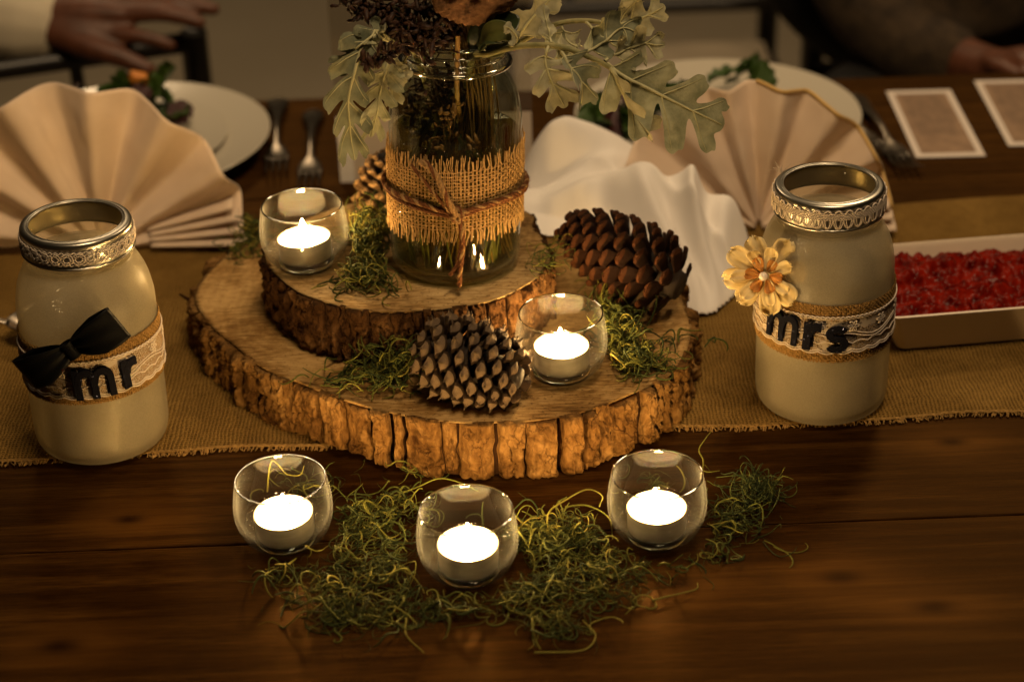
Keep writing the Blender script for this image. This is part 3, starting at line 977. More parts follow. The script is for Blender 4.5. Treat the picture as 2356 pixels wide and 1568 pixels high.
b = wb.obj('burlap_band', MT['jute'], vase)
b['kind'] = 'stuff'
# embossed cursive loops on the glass, just above the band
for a, s in ((-0.45, 1), (-0.16, 0.8), (0.28, 1), (0.58, 0.9)):
    tt = np.linspace(-0.3, 1.25 * PI, 22)
    P = on_jar(a + s * 0.10 * np.cos(tt) * 0.9, 0.097 + s * 0.008 * np.sin(tt), 0.0475)
    V, Fs = tubes(P, 0.0007, 6)
    obj('embossed_loop', mesh_np('embossed_loop', V, Fs), MT['jarglass'], vase)


def twine(P, rad, twist, parent, name='twine', plies=('twine_brown', 'twine_brown', 'twine_tan'), fuzz=True):
    """plied cord along a path"""
    P = np.asarray(P, float)
    n = len(P)
    s = np.concatenate([[0], np.cumsum(np.linalg.norm(np.diff(P, axis=0), axis=1))])
    T = np.gradient(P, axis=0)
    T /= np.linalg.norm(T, axis=1, keepdims=True) + 1e-12
    ref = np.array([0.3, 0.2, 1.0])
    N = np.cross(T, ref)
    N /= np.linalg.norm(N, axis=1, keepdims=True) + 1e-12
    B = np.cross(T, N)
    mb = MB()
    mats = list(dict.fromkeys(plies))
    for k, pl in enumerate(plies):
        a = twist * s + 2 * PI * k / len(plies)
        Q = P + rad * 0.55 * (N * np.cos(a)[:, None] + B * np.sin(a)[:, None])
        V, Fs = tubes(Q, rad * 0.62 * (1 + 0.15 * vnoise(s * 300, k, 0, 2)), 7)
        mb.add(V, Fs, mats.index(pl))
    if fuzz:
        F = []
        for _ in range(int(s[-1] / 0.0008)):
            i = rng.integers(1, n - 1)
            d = rng.normal(0, 1, 3)
            d -= 0.3 * d.dot(T[i]) * T[i]
            d /= np.linalg.norm(d)
            q = np.linspace(0, 1, 4)[:, None]
            F.append(P[i] + rad * 0.8 * d + q * (d * 0.0016 + T[i] * rng.normal(0, 0.0022)) + q * q * rng.normal(0, 0.0006, 3))
        V, Fs = tubes(np.array(F), 0.00009, 3)
        mb.add(V, Fs, 0)
    return mb.obj(name, [MT[p] for p in mats], parent)


RB_ = 0.0515
th = np.linspace(0.06, 2 * PI - 0.06, 260)
zz = 0.0640 + 0.0015 * np.sin(th * 1.5) - 0.004 * np.exp(-(np.minimum(th, 2 * PI - th) / 0.35) ** 2)
tw = twine(on_jar(th, zz, RB_), 0.0018, 520, vase)
twine(on_jar(th, zz - 0.0027 + 0.0012 * np.sin(th * 3), RB_ - 0.0002), 0.0015, 560, vase, plies=('twine_brown', 'twine_brown', 'twine_brown'))
# the knot, the two ends up to the left and the tail hanging down
kt = np.linspace(0, 2 * PI, 26)
kn = on_jar(0.04 + 0.055 * np.cos(kt), 0.0595 + 0.0042 * np.sin(kt), RB_ + 0.0022 + 0.0012 * np.cos(2 * kt))
twine(kn, 0.0017, 500, vase, 'twine_knot', ('twine_tan', 'twine_brown', 'twine_tan'))
kn = on_jar(0.02 + 0.045 * np.cos(kt + 1), 0.0575 + 0.0025 * np.sin(kt + 1) + 0.001 * np.cos(kt * 2), RB_ + 0.0035)
twine(kn, 0.0015, 500, vase, 'twine_knot', ('twine_tan', 'twine_tan', 'twine_brown'))
tp = smooth_prof([on_jar(0.03, 0.058, RB_ + 0.002), on_jar(-0.12, 0.066, RB_ + 0.003), on_jar(-0.38, 0.082, RB_ + 0.0025), on_jar(-0.62, 0.0925, RB_ + 0.001)], 16)
twine(tp, 0.0013, 480, vase, 'twine_end', ('twine_brown', 'twine_brown', 'twine_tan'))
tp = smooth_prof([on_jar(0.02, 0.060, RB_ + 0.003), on_jar(-0.10, 0.073, RB_ + 0.005), on_jar(-0.22, 0.088, RB_ + 0.004), on_jar(-0.36, 0.0955, RB_ + 0.003), on_jar(-0.46, 0.0965, RB_ + 0.002)], 16)
twine(tp, 0.0021, 300, vase, 'twine_end', ('twine_tan', 'twine_tan', 'twine_tan', 'twine_brown'))
tp = smooth_prof([on_jar(0.05, 0.058, RB_ + 0.002), on_jar(0.08, 0.046, RB_ + 0.003), on_jar(0.07, 0.032, RB_ + 0.003), on_jar(0.03, 0.021, RB_ + 0.0025), on_jar(-0.06, 0.0135, RB_ + 0.003)], 16)
twine(tp, 0.0014, 420, vase, 'twine_tail', ('twine_brown', 'twine_brown', 'twine_brown'))
tp = smooth_prof([on_jar(0.06, 0.057, RB_ + 0.003), on_jar(0.10, 0.043, RB_ + 0.0045), on_jar(0.09, 0.028, RB_ + 0.0045), on_jar(0.065, 0.016, RB_ + 0.004), on_jar(0.06, 0.0055, RB_ + 0.004)], 16)
twine(tp, 0.0016, 420, vase, 'twine_tail', ('twine_brown', 'twine_tan', 'twine_brown'))

# ------------------------------------------------------------------ the two frosted jars


def stroke(poly, width, depth, h0=0.0):
    """thick flat pen stroke -> prism (x, y, depth)"""
    P = np.asarray(poly, float)
    T = np.gradient(P, axis=0)
    T /= np.linalg.norm(T, axis=1, keepdims=True)
    N = np.stack([-T[:, 1], T[:, 0]], 1) * width / 2
    L, R = P + N, P - N
    n = len(P)
    b_ = depth * 0.22
    rows = []
    for (e, dz) in ((1.0, h0), (1.0, depth - b_), (0.86, depth)):
        rows.append(np.concatenate([P + N * e, np.full((n, 1), dz)], 1))
    for (e, dz) in ((0.86, depth), (1.0, depth - b_), (1.0, h0)):
        rows.append(np.concatenate([P - N * e, np.full((n, 1), dz)], 1))
    V = np.stack(rows, 1).reshape(-1, 3)
    Fs = grid_faces(n, 6).tolist()
    Fs.append([0, 1, 2, 3, 4, 5])
    k = (n - 1) * 6
    Fs.append([k + 5, k + 4, k + 3, k + 2, k + 1, k])
    return V, Fs


def arc(cx, cy, rx, ry, a0, a1, n=14):
    a = np.linspace(math.radians(a0), math.radians(a1), n)
    return np.stack([cx + rx * np.cos(a), cy + ry * np.sin(a)], -1)


def seg(p, q, n=8):
    return np.linspace(p, q, n)


def letter_shape(ch):
    """pen strokes on a 1-unit pen; x-height 4"""
    S = []
    if ch == 'm':
        S.append((seg((0.6, 0.0), (0.6, 4.0)), 1.02))
        S.append((np.concatenate([seg((0.75, 2.1), (0.85, 2.5), 4), arc(1.95, 2.55, 1.05, 1.0, 165, 0)[1:], seg((3.0, 2.4), (3.0, 0.0), 8)]), 0.98))
        S.append((np.concatenate([seg((3.1, 2.1), (3.2, 2.5), 4), arc(4.3, 2.55, 1.05, 1.0, 165, 0)[1:], seg((5.35, 2.4), (5.35, 0.0), 8)]), 0.98))
        wd = 5.95
    elif ch == 'r':
        S.append((seg((0.6, 0.0), (0.6, 4.0)), 1.2))
        S.append((np.concatenate([seg((0.8, 2.1), (0.9, 2.6), 4), arc(2.0, 2.5, 1.05, 0.95, 160, 78)[1:], seg((2.3, 3.42), (2.55, 3.42), 3)[1:]]), 1.12))
        wd = 2.6
    else:
        S.append((np.concatenate([arc(1.55, 2.85, 1.05, 0.78, 25, 262, 18), arc(1.55, 1.2, 1.08, 0.86, 88, -155, 20)[1:]]), 1.02))
        wd = 3.0
    return S, wd


def add_letter(ch, parent, th0, z0, slope, sx, sy, r, depth=0.0019):
    S, wd = letter_shape(ch)
    mb = MB()
    for k, (poly, pw) in enumerate(S):
        V, Fs = stroke(poly * sx, pw * sx, depth + 0.00012 * k)
        x, y = V[:, 0] - wd * sx / 2, V[:, 1] * sy / sx
        xr = x * math.cos(slope) - y * math.sin(slope)
        yr = x * math.sin(slope) + y * math.cos(slope)
        mb.add(on_jar(th0 + xr / r, z0 + yr, r + V[:, 2]), Fs)
    return mb.obj('letter', MT['glitter'], parent, smooth=False)


def lace_scallops(parent, z0, z1, r, seed, slope):
    """lace strip: net ground with corded scallops, petals and edge picots"""
    n = 220
    th = np.linspace(0, 2 * PI, n, endpoint=False)
    zc = np.linspace(0, 1, 5)
    edge = 0.0016 * np.abs(np.sin(th * 13))
    V = np.stack([on_jar(th, z0 - edge + (z1 - z0 + edge) * q + slope(th), r) for q in zc], 1)
    obj('lace_net', mesh_np('lace_net', V, grid_faces(n, 5, True)), MT['net'], parent)
    mb = MB()
    h = z1 - z0
    th = np.linspace(0, 2 * PI, 620, endpoint=False)
    r2 = r + 0.0004
    for zf, rad in ((lambda t: z1 - 0.0003 + 0.0004 * np.sin(t * 90), 0.00055), (lambda t: z1 - 0.0016 + 0.0003 * np.sin(t * 90 + 1.5), 0.0004),
                    (lambda t: z0 - 0.0017 * np.abs(np.sin(t * 13)), 0.0006), (lambda t: z0 + 0.0018 - 0.0017 * np.abs(np.sin(t * 13)), 0.00045),
                    (lambda t: z0 + 0.22 * h + 0.002 * np.abs(np.sin(t * 13)), 0.00045), (lambda t: z0 + 0.42 * h + 0.0028 * np.sin(t * 13 / 2 + 0.7), 0.00045),
                    (lambda t: z0 + 0.50 * h + 0.0028 * np.sin(t * 13 / 2 + 0.7), 0.0004)):
        V, Fs = tubes(on_jar(th, zf(th) + slope(th), r2), rad, 4, closed=True)
        mb.add(V, Fs)
    for k in range(13):
        c = 2 * PI * (k + 0.5) / 13
        for q in range(6):
            a = q * PI / 3
            t = np.linspace(0, 2 * PI, 14, endpoint=False)
            lx = 0.0026 * math.cos(a) + 0.0017 * np.cos(t) * math.cos(a) - 0.0009 * np.sin(t) * math.sin(a)
            ly = 0.0026 * math.sin(a) + 0.0017 * np.cos(t) * math.sin(a) + 0.0009 * np.sin(t) * math.cos(a)
            tt = c + lx / r
            V, Fs = tubes(on_jar(tt, z0 + 0.72 * h + ly + slope(tt), r2 + 0.0001), 0.00042, 4, closed=True)
            mb.add(V, Fs)
    return mb.obj('lace_band', MT['lace'], parent)


def frosted_jar(name, label, loc, rot, band, seed, slope):
    J = thing(name, label, 'jar', loc, rot)
    J.scale = (1, 1, 0.972)
    obj('frosted_glass', mesh_np('frosted_glass', *lathe(jar_profile(0.1735, False), 96)), MT['frost'], J)
    z0, z1 = band
    wb = woven_band(z0, z1, 0.0007, 0.0483, 176, int((z1 - z0) / 0.0017), 0.00052, seed, slope)
    b = wb.obj('burlap_band', MT['jute_dark'], J)
    b['kind'] = 'stuff'
    # backing of the band, so the jar does not show between the threads
    th = np.linspace(0, 2 * PI, 96, endpoint=False)
    V = np.stack([on_jar(th, z + slope(th), 0.0478) for z in (z0, z1)], 1)
    obj('band_lining', mesh_np('band_lining', V, grid_faces(96, 2, True)), MT['jute_dark'], J)
    # tin screw band with rolled edge and inner lip
    bp = [(0.0375, 0.1555), (0.0383, 0.1552), (0.0384, 0.1565), (0.0375, 0.1572), (0.0374, 0.1690), (0.0377, 0.1712), (0.0373, 0.1733), (0.0362, 0.1745), (0.0335, 0.1750),
          (0.0322, 0.1747), (0.0316, 0.1742), (0.0312, 0.1735)]
    obj('tin_band', mesh_np('tin_band', *lathe(smooth_prof(bp, 3), 96)), MT['tin'], J)
    V, Fs = ring_tube(lambda t: 0.1748 + 0 * t, 0.0330, 0.0005, 96, 6)
    mb = MB().add(V, Fs)
    V, Fs = ring_tube(lambda t: 0.1744 + 0 * t, 0.0316, 0.0006, 96, 6)
    mb.add(V, Fs)
    mb.obj('rolled_lip', MT['tin'], J)
    return J


# "mr"
MR = (-0.2965, 0.1760, 0.0032)
sl_mr = lambda th: 0.0022 * np.sin(th + 0.5)
mr = frosted_jar('frosted_jar', 'frosted glitter jar with black bow and letters mr', MR, (0, math.radians(1.4), 0), (0.0545, 0.0975), 41, sl_mr)
lace_scallops(mr, 0.0610, 0.0890, 0.0492, 1, sl_mr)
# looped lace round the screw band
mb = MB()
for k in range(30):
    c = 2 * PI * k / 30
    for rr, sc_ in ((0.0040, 1.0), (0.0022, 1.0)):
        t = np.linspace(0, 2 * PI, 18, endpoint=False)
        V, Fs = tubes(on_jar(c + rr * 1.05 * np.cos(t) / 0.038, 0.1640 + rr * np.sin(t), 0.0384 + 0.0003 * np.cos(t * 3 + k)), 0.00042, 4, closed=True)
        mb.add(V, Fs)
    for q in range(5):
        t = np.linspace(0, 2 * PI, 8, endpoint=False)
        a = q * 2 * PI / 5 + k
        V, Fs = tubes(on_jar(c + (0.0030 * math.cos(a) + 0.0009 * np.cos(t)) / 0.038, 0.1640 + 0.0030 * math.sin(a) + 0.0009 * np.sin(t), 0.0386), 0.0003, 4, closed=True)
        mb.add(V, Fs)
th = np.linspace(0, 2 * PI, 500, endpoint=False)
for z in (0.1595, 0.1685):
    V, Fs = tubes(on_jar(th, z + 0.0006 * np.sin(th * 60), 0.0382), 0.0004, 4, closed=True)
    mb.add(V, Fs)
mb.obj('lid_lace', MT['lace'], mr)
sl = math.radians(4)
add_letter('m', mr, 0.22, 0.0615, sl, 0.0048, 0.0060, 0.0502)
add_letter('r', mr, 0.72, 0.0645, sl, 0.0047, 0.0055, 0.0502)

# black satin bow on the "mr" jar
bow = thing('bow', '', '', (0, 0, 0))
for k_ in ('label', 'category'):
    del bow[k_]
bow.parent = mr
bth = -0.02
bn = np.array([math.sin(bth), -math.cos(bth), 0])
bt = np.array([math.cos(bth), math.sin(bth), 0])
bz = np.array([0, 0, 1.0])
ba = math.radians(31)
bx, by = bt * math.cos(ba) + bz * math.sin(ba), -bt * math.sin(ba) + bz * math.cos(ba)
bc = on_jar(bth, 0.1040, 0.0525)


def bow_loop(sgn, L, W):
    nu, nv = 26, 15
    u = np.linspace(0, 1, nu)
    v = np.linspace(-1, 1, nv)
    mb = MB()
    for side in (0, 1):
        U, Vv = np.meshgrid(u, v, indexing='ij')
        half = W * (0.36 + 0.64 * np.clip(U / 0.55, 0, 1) ** 0.8)
        x = sgn * (0.002 + L * U) + 0 * Vv
        y = Vv * half * (1 + 0.02 * np.sin(U * 9))
        puff = 0.0075 * np.sin(np.clip(U, 0, 1) * PI) ** 0.7
        h = (puff if side else -0.25 * puff) + 0.0010 * np.sin(Vv * 7 + U * 3) * (1 - U) + 0.0008
        if side:
            h = h + 0.0005
        Pw = bc + x[..., None] * bx + y[..., None] * by + h[..., None] * bn
        mb.add(Pw.reshape(-1, 3), grid_faces(nu, nv))
    return mb


for sgn, L, W in ((1, 0.0380, 0.0128), (-1, 0.0380, 0.0128)):
    lo = bow_loop(sgn, L, W).obj('bow_loop', MT['satin'], bow)
    solidify(lo, 0.0006)
t = np.linspace(0, 2 * PI, 26, endpoint=False)
w_ = np.linspace(-1, 1, 7)
V = np.array([[bc + bx * (0.0046 * math.cos(a) * (1 + 0.12 * q * q)) + by * (0.0062 * q) + bn * (0.003 + 0.0042 * math.sin(a)) for q in w_] for a in t])
obj('bow_knot', mesh_np('bow_knot', V, grid_faces(26, 7, True)), MT['satin'], bow)

# "mrs"
MRS = (0.2235, 0.1950, 0.0032)
sl_mrs = lambda th: -0.0015 * np.sin(th + 0.3)
mrs = frosted_jar('frosted_jar', 'frosted glitter jar with cream flower and letters mrs', MRS, (0, math.radians(-0.8), 0), (0.0580, 0.1030), 43, sl_mrs)
lace_scallops(mrs, 0.0670, 0.0950, 0.0492, 2, sl_mrs)
mb = MB()
for k in range(34):
    c = 2 * PI * k / 34
    t = np.linspace(0, PI, 14)
    V, Fs = tubes(on_jar(c + 0.0033 * np.cos(t) / 0.038, 0.1648 - 0.0068 * np.sin(t), 0.0386), 0.0005, 4)
    mb.add(V, Fs)
    V, Fs = tubes(on_jar(c + 0.0018 * np.cos(t) / 0.038, 0.1648 - 0.0060 * np.sin(t), 0.0389), 0.00038, 4)
    mb.add(V, Fs)
    V, Fs = tubes(on_jar(c + 0.0022 * np.cos(t) / 0.038, 0.1692 + 0.0022 * np.sin(t), 0.0386), 0.00065, 4)
    mb.add(V, Fs)
for q in range(5):
    V, Fs = tubes(on_jar(th, 0.1648 + q * 0.0011 + 0.0002 * np.sin(th * 120 + q * PI), 0.0385 + 0.0002 * np.sin(th * 120 + q * PI)), 0.00046, 4, closed=True)
    mb.add(V, Fs)
fz = []
for k in range(16):
    a = rng.normal(0, 0.5, 3)
    q = np.linspace(0, 1, 5)[:, None]
    fz.append(on_jar(-2.3, 0.172, 0.039) + q * np.array([a[0] * 0.006, a[1] * 0.004, 0.005]) + q * q * rng.normal(0, 0.002, 3))
V, Fs = tubes(np.array(fz), 0.00016, 3)
mb.add(V, Fs)
mb.obj('lid_lace', MT['lace'], mrs)
sl = math.radians(-7)
add_letter('m', mrs, -0.78, 0.0710, math.radians(-4), 0.0044, 0.0058, 0.0509)
add_letter('r', mrs, -0.335, 0.0690, math.radians(-3), 0.0047, 0.0054, 0.0509)
add_letter('s', mrs, 0.0, 0.0680, math.radians(-1), 0.0050, 0.0050, 0.0509)

# cream silk flower on the "mrs" jar
fw = thing('silk_flower', '', '', (0, 0, 0))
for k_ in ('label', 'category'):
    del fw[k_]
fw.parent = mrs
fth = -1.02
fo = on_jar(fth, 0.1195, 0.0545)
Nf = np.array([-0.36, -0.88, 0.32])
Nf /= np.linalg.norm(Nf)
Xf = np.cross(np.array([0, 0, 1.0]), -Nf)
Xf = -Xf / np.linalg.norm(Xf)
Xf = np.cross(Nf, np.array([0, 0, 1.0]))
Xf /= -np.linalg.norm(Xf)
Yf = np.cross(Nf, Xf)
if Yf[2] < 0:
    Yf = -Yf


def petal(L, W, ang, lift, seed, notch=0.12, mat='petal', h0=0.0):
    r_ = np.random.default_rng(seed)
    nu, nv = 12, 9
    u, v = np.linspace(0, 1, nu), np.linspace(-1, 1, nv)
    U, Vv = np.meshgrid(u, v, indexing='ij')
    half = W * np.sin(PI * np.clip(0.06 + 0.80 * U, 0, 1)) ** 0.75 * (0.45 + 0.55 * U)
    half = half * (1 - 0.55 * np.clip((U - 0.85) / 0.15, 0, 1) ** 2)
    lx = 0.003 + L * (U - notch * (U ** 6) * np.abs(np.sin(Vv * 5 + seed)) * 0.8)
    ly = Vv * half
    hz = h0 + lift * U ** 1.6 - 0.0012 * (1 - Vv ** 2) * U + 0.0009 * np.sin(U * 6 + seed) + 0.0007 * np.sin(Vv * 6 + seed * 2)
    x = lx * math.cos(ang) - ly * math.sin(ang)
    y = lx * math.sin(ang) + ly * math.cos(ang)
    Pw = fo + x[..., None] * Xf + y[..., None] * Yf + hz[..., None] * Nf
    p_ = obj('petal', mesh_np('petal', Pw, grid_faces(nu, nv)), MT[mat], fw)
    solidify(p_, 0.0003)


for k in range(8):
    petal(0.0285 + rng.uniform(-0.003, 0.002), 0.0098, 2 * PI * k / 8 + 0.25 + rng.normal(0, 0.08), 0.002 + rng.uniform(-0.002, 0.003), k + 1)
for k in range(7):
    petal(0.0190 + rng.uniform(-0.002, 0.002), 0.0062, 2 * PI * k / 7 + 0.5 + rng.normal(0, 0.1), 0.006 + rng.uniform(-0.001, 0.002), k + 31, h0=0.0015)
for k in range(6):
    petal(0.0105 + rng.uniform(-0.001, 0.001), 0.0050, 2 * PI * k / 6, 0.0025, k + 61, 0.1, 'petal_in', h0=0.0030)
bm = bmesh.new()
bmesh.ops.create_uvsphere(bm, u_segments=20, v_segments=12, radius=0.0032)
pme = bpy.data.meshes.new('pearl')
bm.to_mesh(pme)
bm.free()
obj('pearl', pme, MT['pearl'], fw, loc=tuple(fo + Nf * 0.0068))
#@@PART3

# ================================================================== pine cones


def scale_mesh(name, wide=1.0, thick=1.0, beak=1.0, flare=0.0, lip=False):
    """one cone scale along +x (length 1): thin at the root, swollen rhombic end with a beak"""
    secs = [(0.0, 0.10, 0.05, 0.0), (0.35, 0.20, 0.06, 0.0), (0.62, 0.36, 0.10, 0.01), (0.80, 0.50, 0.17, 0.01), (0.90, 0.52, 0.20, 0.0), (0.965, 0.43, 0.175, -0.01), (1.01, 0.27, 0.12, -0.02), (1.035, 0.13, 0.07, -0.03), (1.035 + 0.06 * beak, 0.05, 0.035, -0.03 - 0.03 * beak)]
    if lip:
        secs = [(0.0, 0.10, 0.04, 0.0), (0.35, 0.24, 0.05, 0.0), (0.62, 0.44, 0.06, 0.02), (0.80, 0.54, 0.075, 0.05), (0.91, 0.52, 0.09, 0.07), (0.98, 0.40, 0.09, 0.07), (1.02, 0.24, 0.07, 0.06), (1.035, 0.10, 0.04, 0.05)]
    n = 14
    a = np.linspace(0, 2 * PI, n, endpoint=False)
    rows = []
    for x, w_, t_, dz in secs:
        pw = 1.0 if (lip or x < 0.6) else 1.45
        sn, cs = np.sign(np.sin(a)) * np.abs(np.sin(a)) ** pw, np.sign(np.cos(a)) * np.abs(np.cos(a)) ** (0.9 if lip else 1.15)
        y = w_ * wide * cs
        z = dz + flare * x * x + t_ * thick * np.where(sn > 0, 1.2 * sn, 0.75 * sn) * (1 - 0.25 * np.abs(np.cos(a)))
        # woody: fine ribs and chips, never quite even
        y = y * (1 + 0.07 * np.sin(a * 5 + x * 9))
        z = z + 0.012 * np.sin(a * 4 + x * 17) * (x > 0.5)
        rows.append(np.stack([np.full(n, x), y, z], -1))
    V = np.concatenate(rows)
    Fs = grid_faces(len(secs), n, False, True).tolist()
    mi = [1 if f[0] // n >= (4 if lip else 5) else 0 for f in Fs]
    base = (len(secs) - 1) * n
    V = np.vstack([V, [[1.04 + 0.09 * beak, 0, (-0.03 - 0.05 * beak if not lip else 0.05) + flare * 1.08]]])
    for i in range(n):
        Fs.append([base + i, base + (i + 1) % n, len(V) - 1])
        mi.append(1)
    me = mesh_np(name, V, Fs)
    me.polygons.foreach_set('material_index', np.array(mi, dtype=np.int32))
    return me


def pine_cone(name, label, loc, axis, L, R, n, mats, open0, open1, slen, swid, roll=0.0, prof=None, beak=1.0, thick=1.0, flare=0.0, seed=0, lip=False):
    r_ = np.random.default_rng(seed)
    q = Vector(axis).to_track_quat('Z', 'Y')
    root = thing(name, label, 'pine cone', loc, (q @ Euler((0, 0, roll)).to_quaternion()).to_euler())
    prof = prof or [(0, 0.62), (0.12, 0.92), (0.3, 1.0), (0.5, 0.95), (0.7, 0.8), (0.86, 0.58), (1.0, 0.25)]
    pt, pr_ = zip(*prof)
    zc = np.linspace(0, L * 0.96, 16)
    cp = [(max(0.0006, R * 0.42 * np.interp(z / L, pt, pr_)), z) for z in zc]
    obj('cone_core', mesh_np('cone_core', *lathe([(0.0003, 0.0)] + cp + [(0.0003, L * 0.97)], 20)), MT['cone_core'], root)
    me = scale_mesh('scale', 1.0, thick, beak, flare, lip)
    for m_ in mats:
        me.materials.append(MT[m_])
    for i in range(n):
        t = (i + 0.5) / n
        t = t ** 0.92
        a = i * math.radians(137.508)
        Rt = R * np.interp(t, pt, pr_)
        el = math.radians(np.interp(t, [0, 0.5, 1], [open0, (open0 + open1) / 2, open1])) + r_.normal(0, 0.05)
        el += (r_.normal(0, 0.06) if lip else 0)
        ln = slen * R * (0.55 + 0.45 * np.interp(t, pt, pr_)) * r_.uniform(0.88, 1.10)
        tip = Vector((Rt * math.cos(a), Rt * math.sin(a), t * L))
        d = Vector((math.cos(el) * math.cos(a), math.cos(el) * math.sin(a), math.sin(el)))
        side = Vector((-math.sin(a), math.cos(a), 0))
        nz = d.cross(side)
        p0 = tip - d * ln
        wv = ln * swid * r_.uniform(0.92, 1.08)
        mat = Matrix((d * ln, side * wv, nz * ln)).transposed().to_4x4()
        # scale's upper side looks along the cone axis
        if nz.z < 0:
            mat = Matrix((d * ln, -side * wv, -nz * ln)).transposed().to_4x4()
        mat.translation = p0
        o_ = bpy.data.objects.new('scale', me)
        COL.objects.link(o_)
        o_.parent = root
        o_.matrix_local = mat
        if i == 0:
            me.polygons.foreach_set('use_smooth', np.ones(len(me.polygons), dtype=bool))
    return root


pc = un(1000, 800, Z1 + 0.030)
pine_cone('pine_cone', 'grey brown pine cone lying on the large slice in front of the small one', (pc[0] - 0.010, pc[1] + 0.004, Z1 + 0.030), (0.88, -0.44, -0.12), 0.080, 0.0300, 100,
          ('cone1', 'cone1_tip'), -8, 44, 0.76, 0.64, 0.4, beak=2.0, thick=0.95, seed=3,
          prof=[(0, 0.45), (0.1, 0.80), (0.28, 1.0), (0.5, 1.0), (0.7, 0.92), (0.86, 0.78), (1.0, 0.50)])
pine_cone('pine_cone', 'large dark brown open pine cone leaning by the white napkin', (0.124, 0.238, Z1 + 0.028), (-0.70, 0.52, 0.20), 0.104, 0.0335, 110,
          ('cone2', 'cone2_tip'), -6, 46, 0.84, 0.51, 0.7, beak=0.0, thick=0.8, flare=0.14, seed=5, lip=True,
          prof=[(0, 0.74), (0.12, 0.95), (0.3, 1.02), (0.5, 1.0), (0.7, 0.86), (0.86, 0.66), (1.0, 0.40)])
p3 = un(862, 515, 0.075)
pine_cone('pine_cone', 'golden brown pine cone standing behind the flower jar', (-0.088, 0.352, Z1 + 0.026), (-0.10, 0.05, 1.0), 0.067, 0.030, 96,
          ('cone3', 'cone3_tip'), 8, 66, 0.66, 0.56, 0.2, beak=0.8, seed=8)

# ================================================================== moss


def moss(name, label, blobs, hmax, seed, length=(0.014, 0.042), rad=(0.00032, 0.00068), avoid=(), dens=0.85, dark=0.0):
    """curly strands: blobs = (x, y, z base, sigma x, sigma y, count, height)"""
    r_ = np.random.default_rng(seed)
    n = 20
    Ps, Rs, Ts = [], [], []
    for (x, y, zb, sx, sy, cnt, h) in blobs:
        m = int(cnt * dens)
        p = np.stack([r_.normal(x, sx, m), r_.normal(y, sy, m)], -1)
        d2 = ((p[:, 0] - x) / (2.0 * sx)) ** 2 + ((p[:, 1] - y) / (2.0 * sy)) ** 2
        ceil = h * np.exp(-d2) + 0.0015
        z = zb + 0.0005 + r_.uniform(0, 1, m) ** 0.8 * ceil
        L = r_.uniform(*length, m)
        th = r_.uniform(0, 2 * PI, m)
        el = r_.normal(0.1, 0.45, m)
        k1 = r_.choice([-1, 1], m) * r_.uniform(40, 190, m)
        k2 = r_.normal(0, 45, m)
        k1d = r_.normal(0, 2.2, m)
        st = L / (n - 1)
        P = np.zeros((m, n, 3))
        P[:, 0, :2], P[:, 0, 2] = p, z
        for i in range(1, n):
            th = th + k1 * st * (1 + k1d * (i / n - 0.5))
            el = np.clip(el + k2 * st + r_.normal(0, 0.10, m), -1.0, 1.0)
            hi = P[:, i - 1, 2] - zb > h * 1.05 + 0.002
            el = np.where(hi, el - 0.35, el)
            d = np.stack([np.cos(el) * np.cos(th), np.cos(el) * np.sin(th), np.sin(el)], -1)
            P[:, i] = P[:, i - 1] + d * st[:, None]
            P[:, i, 2] = np.maximum(P[:, i, 2], zb + 0.0004)
        keep = np.ones(m, bool)
        for ax, ay, ar, ah in avoid:
            dd = np.hypot(P[:, :, 0] - ax, P[:, :, 1] - ay)
            keep &= ~((dd < ar) & (P[:, :, 2] - zb < ah)).any(1)
        P = P[keep]
        m = len(P)
        s = np.linspace(0, 1, n)
        R = r_.uniform(*rad, m)[:, None] * (0.45 + 0.75 * np.sin(PI * (0.12 + 0.80 * s)))[None]
        T = np.clip(r_.beta(2, 2.2, m) - dark, 0, 1)
        Ps.append(P)
        Rs.append(R)
        Ts.append(T)
    P, R, T = np.concatenate(Ps), np.concatenate(Rs), np.concatenate(Ts)
    V, Fs = tubes(P, R, 4)
    me = mesh_np(name, V, Fs)
    at = me.attributes.new('tint', 'FLOAT', 'POINT')
    at.data.foreach_set('value', np.repeat(T, n * 4).astype(np.float32))
    o_ = obj(name, me, MT['moss'])
    tag(o_, label, 'moss')
    o_['kind'] = 'stuff'
    return o_


def blob(px, py, z, sx, sy, cnt, h):
    p = un(px, py, z)
    return (p[0], p[1], z, sx, sy, cnt, h)


AV = [(votives[k][0][0], votives[k][0][1], 0.0345, 0.06) for k in range(3)]
front = [blob(*a) for a in (
    (655, 1325, 0, .010, .006, 60, .010), (620, 1260, 0, .005, .008, 20, .008), (760, 1390, 0, .014, .010, 120, .012), (800, 1260, 0, .012, .014, 150, .016), (850, 1200, 0, .014, .012, 150, .016),
    (900, 1330, 0, .018, .014, 220, .014), (800, 1430, 0, .014, .006, 60, .007), (940, 1180, 0, .010, .010, 60, .014), (900, 1420, 0, .020, .008, 90, .008),
    (1040, 1400, 0, .018, .007, 130, .010), (1180, 1370, 0, .018, .010, 200, .014), (1240, 1270, 0, .016, .014, 240, .018), (1330, 1250, 0, .016, .013, 200, .016), (1330, 1360, 0, .020, .012, 170, .012),
    (1290, 1440, 0, .014, .007, 70, .008), (1450, 1300, 0, .018, .009, 130, .010), (1600, 1270, 0, .014, .008, 120, .010), (1660, 1220, 0, .012, .009, 90, .010), (1420, 1370, 0, .012, .007, 35, .006),
    (700, 1130, 0, .012, .010, 50, .012), (960, 1090, 0, .014, .006, 30, .012), (1500, 1120, 0, .012, .008, 25, .008))]
